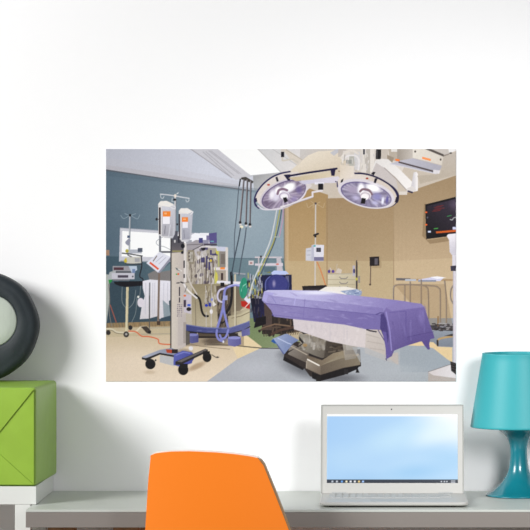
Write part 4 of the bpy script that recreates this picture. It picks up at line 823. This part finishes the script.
# ================================================================ laptop
lap = thing('laptop', 'open white laptop with pale blue screen on the desk beside the teal lamp', 'laptop', (.0312, -.31, DZ + .0003))
hw = .1825; yf, yb_ = -.118, .13
# deck: rounded-corner wedge
bm = bmesh.new()
def rrect(x0, x1, y0, y1, r, z, n=6):
    p = []
    for cx, cy, a0 in ((x1 - r, y0 + r, -90), (x1 - r, y1 - r, 0), (x0 + r, y1 - r, 90), (x0 + r, y0 + r, 180)):
        for k in range(n + 1):
            a = math.radians(a0 + 90 * k / n); p.append((cx + r*math.cos(a), cy + r*math.sin(a), z))
    return p
def ring_at(ins, z, zb_=None): return [(x, y, z + 0) for x, y, z in rrect(-hw + ins, hw - ins, yf + ins, yb_ - ins, .014, z)]
grid_loft(bm, [ring_at(.010, .0032), ring_at(.002, .0055), ring_at(0, .0105), ring_at(.0016, .0128)])
for v in bm.verts: v.co.x = v.co.x * 1.006 + .0032
obj('base', bm, M_lap, lap, smooth=False, bevel=.0008)
for sx in (-1, 1):
    for yy in (yf + .03, yb_ - .03):
        bm = bmesh.new(); tube(bm, (sx * .15, yy, 0), (sx * .15, yy, .0034), .007); obj('rubber_foot', bm, M_dark, lap)
zk = lambda y: .0130
# keyboard: raised keys in one part
bm = bmesh.new(); rows_y = [.088 - i * .0178 for i in range(6)]
for ri, yy in enumerate(rows_y):
    x = -.158
    wks = [.0165]*18 if ri < 5 else [.0165]*4 + [.0165*4.6] + [.0165]*8
    if ri in (1, 2, 3): wks = [.0165]*12 + [.025] + [.0165]*4
    for w in wks:
        if x + w > .162: break
        box(bm, x, x + w - .0022, yy - .0072, yy + .0072, zk(yy) - .0004, zk(yy) + .0016); x += w + .0006
obj('keyboard', bm, M_lap2, lap, label='light grey keyboard')
obj('touchpad', bx(-.055, .035, -.103, -.045, .0127, .0134), M_lap2, lap, bevel=.0003)
# lid, leaning slightly back
tilt = math.radians(9)
lid_o = bpy.data.objects.new('lid', None)
def lidify(bm):                                        # lid-local (x, thickness, height) -> laptop-local
    R = Matrix.Translation((0, .098, .0136)) @ Matrix.Rotation(-tilt, 4, 'X')
    bmesh.ops.transform(bm, matrix=R, verts=bm.verts); return bm
LH, LW = .2260, .1815
def rr_xz(x0, x1, z0, z1, r, y): return [(x, y, z) for x, z, _ in rrect(x0, x1, z0, z1, r, 0)]
bm = bmesh.new()
grid_loft(bm, [rr_xz(-LW + .001, LW - .001, 0, LH - .001, .006, .0), rr_xz(-LW, LW, -.0004, LH, .007, .001), rr_xz(-LW, LW, -.0004, LH, .007, .005), rr_xz(-LW + .003, LW - .003, .002, LH - .003, .006, .0075)])
lid = obj('lid', lidify(bm), M_lap, lap, label='white screen bezel and lid')
sw = .1660; sz0 = .0265; sh = .1745
# thin raised rim round the lid
bm = bmesh.new()
for a in ((-LW + .0005, LW - .0005, LH - .0042, LH - .0008), (-LW + .0005, -LW + .0035, .001, LH - .0045), (LW - .0035, LW - .0005, .001, LH - .0045)):
    box(bm, a[0], a[1], -.0009, .0003, a[2], a[3])
obj('rim', lidify(bm), M_rim, lid, label='light grey rim round the lid')
scr = picture('screen', paint_screen(), -sw, 0, 2 * sw, sh, picture_material('screen_glow', .93), lid, thick=.0006)
scr.location = (0, .098, .0136); scr.rotation_euler = (-tilt, 0, 0)
scr.data.transform(Matrix.Translation((0, -.0007, sz0 + sh)))
scr['label'] = 'lit pale blue screen with a dark task bar'
bm = bmesh.new(); tube(bm, (-.002, -.0008, LH - .0125), (-.002, .0004, LH - .0125), .0018); obj('webcam', lidify(bm), M_dark, lid)
for sx in (-1, 1):
    bm = bmesh.new(); tube(bm, (sx*.135 - .018, .1005, .0152), (sx*.135 + .018, .1005, .0152), .0030); obj('hinge', bm, M_lap2, lap, smooth=False)

# ================================================================ table lamp
LXc = (518.7 - 380) / 390.2
lamp = thing('table_lamp', 'glossy teal table lamp with a conical shade, on the right end of the grey desk', 'lamp', (LXc, -.13, DZ + .0003))
def zz(py): return CAM_Z - (py - 230) / 390.2 - DZ
prof = [(0.0, .0), (.0815, .0), (.0838, .001), (.084, .003), (.0820, .005), (.0735, .0095), (.0620, .0175), (.0505, .0275), (.0420, .0370), (.0350, .0475), (.0292, .0590), (.0256, .0700), (.0236, .0830), (.0222, .0980), (.0216, .1100), (.0220, .1200), (.0238, .1310), (.0268, .1410), (.0310, .1500), (.0390, .1590), (.0510, .1680), (.0640, .1740), (.0645, .1760), (.0620, .1765), (.045, .1720), (.030, .1640), (.018, .158), (0.0, .157)]
bm = bmesh.new(); lathe(bm, [(max(r, .0004), z) for r, z in prof], 96, True)
obj('base', bm, M_teal, lamp, smooth=True)
shz0, shz1, rb_, rt_ = .1772, .3650, .1234, .0935
bm = bmesh.new()
sp = [(rb_ - .0035, shz0 + .0005), (rb_ - .0008, shz0 - .001), (rb_ + .0006, shz0 + .001), (rb_, shz0 + .005)]
for k in range(1, 10): t = k/10; sp.append((rb_ + (rt_ - rb_)*t, shz0 + .005 + (shz1 - shz0 - .008)*t))
sp += [(rt_, shz1 - .003), (rt_ + .0006, shz1 - .0005), (rt_ - .0015, shz1 + .0004), (rt_ - .0028, shz1 - .001), (rt_ - .0026, shz1 - .006)]
for k in range(9, 0, -1): t = k/10; sp.append((rb_ - .0026 + (rt_ - rb_)*t, shz0 + .005 + (shz1 - shz0 - .008)*t))
rgs = lathe(bm, sp, 96, False)
for i in range(96): bm.faces.new((rgs[-1][i], rgs[-1][(i+1) % 96], rgs[0][(i+1) % 96], rgs[0][i]))
obj('lamp_shade', bm, M_shade, lamp, smooth=True)
for k in range(3):                                     # arms that carry the shade
    bm = bmesh.new(); a = 2*math.pi*k/3 + .4; tube(bm, (.055*math.cos(a), .055*math.sin(a), .1750), (.121*math.cos(a), .121*math.sin(a), .1900), .002, n=8); obj('shade_support', bm, M_teal, lamp)
bm = bmesh.new(); tube(bm, (0, 0, .155), (0, 0, .222), .016); obj('bulb_socket', bm, M_white, lamp)
bm = bmesh.new(); lathe(bm, [(.001, .222), (.013, .223), (.016, .24), (.027, .262), (.030, .280), (.026, .298), (.014, .309), (.001, .312)], 32, True); obj('bulb', bm, M_bulb, lamp, smooth=True)
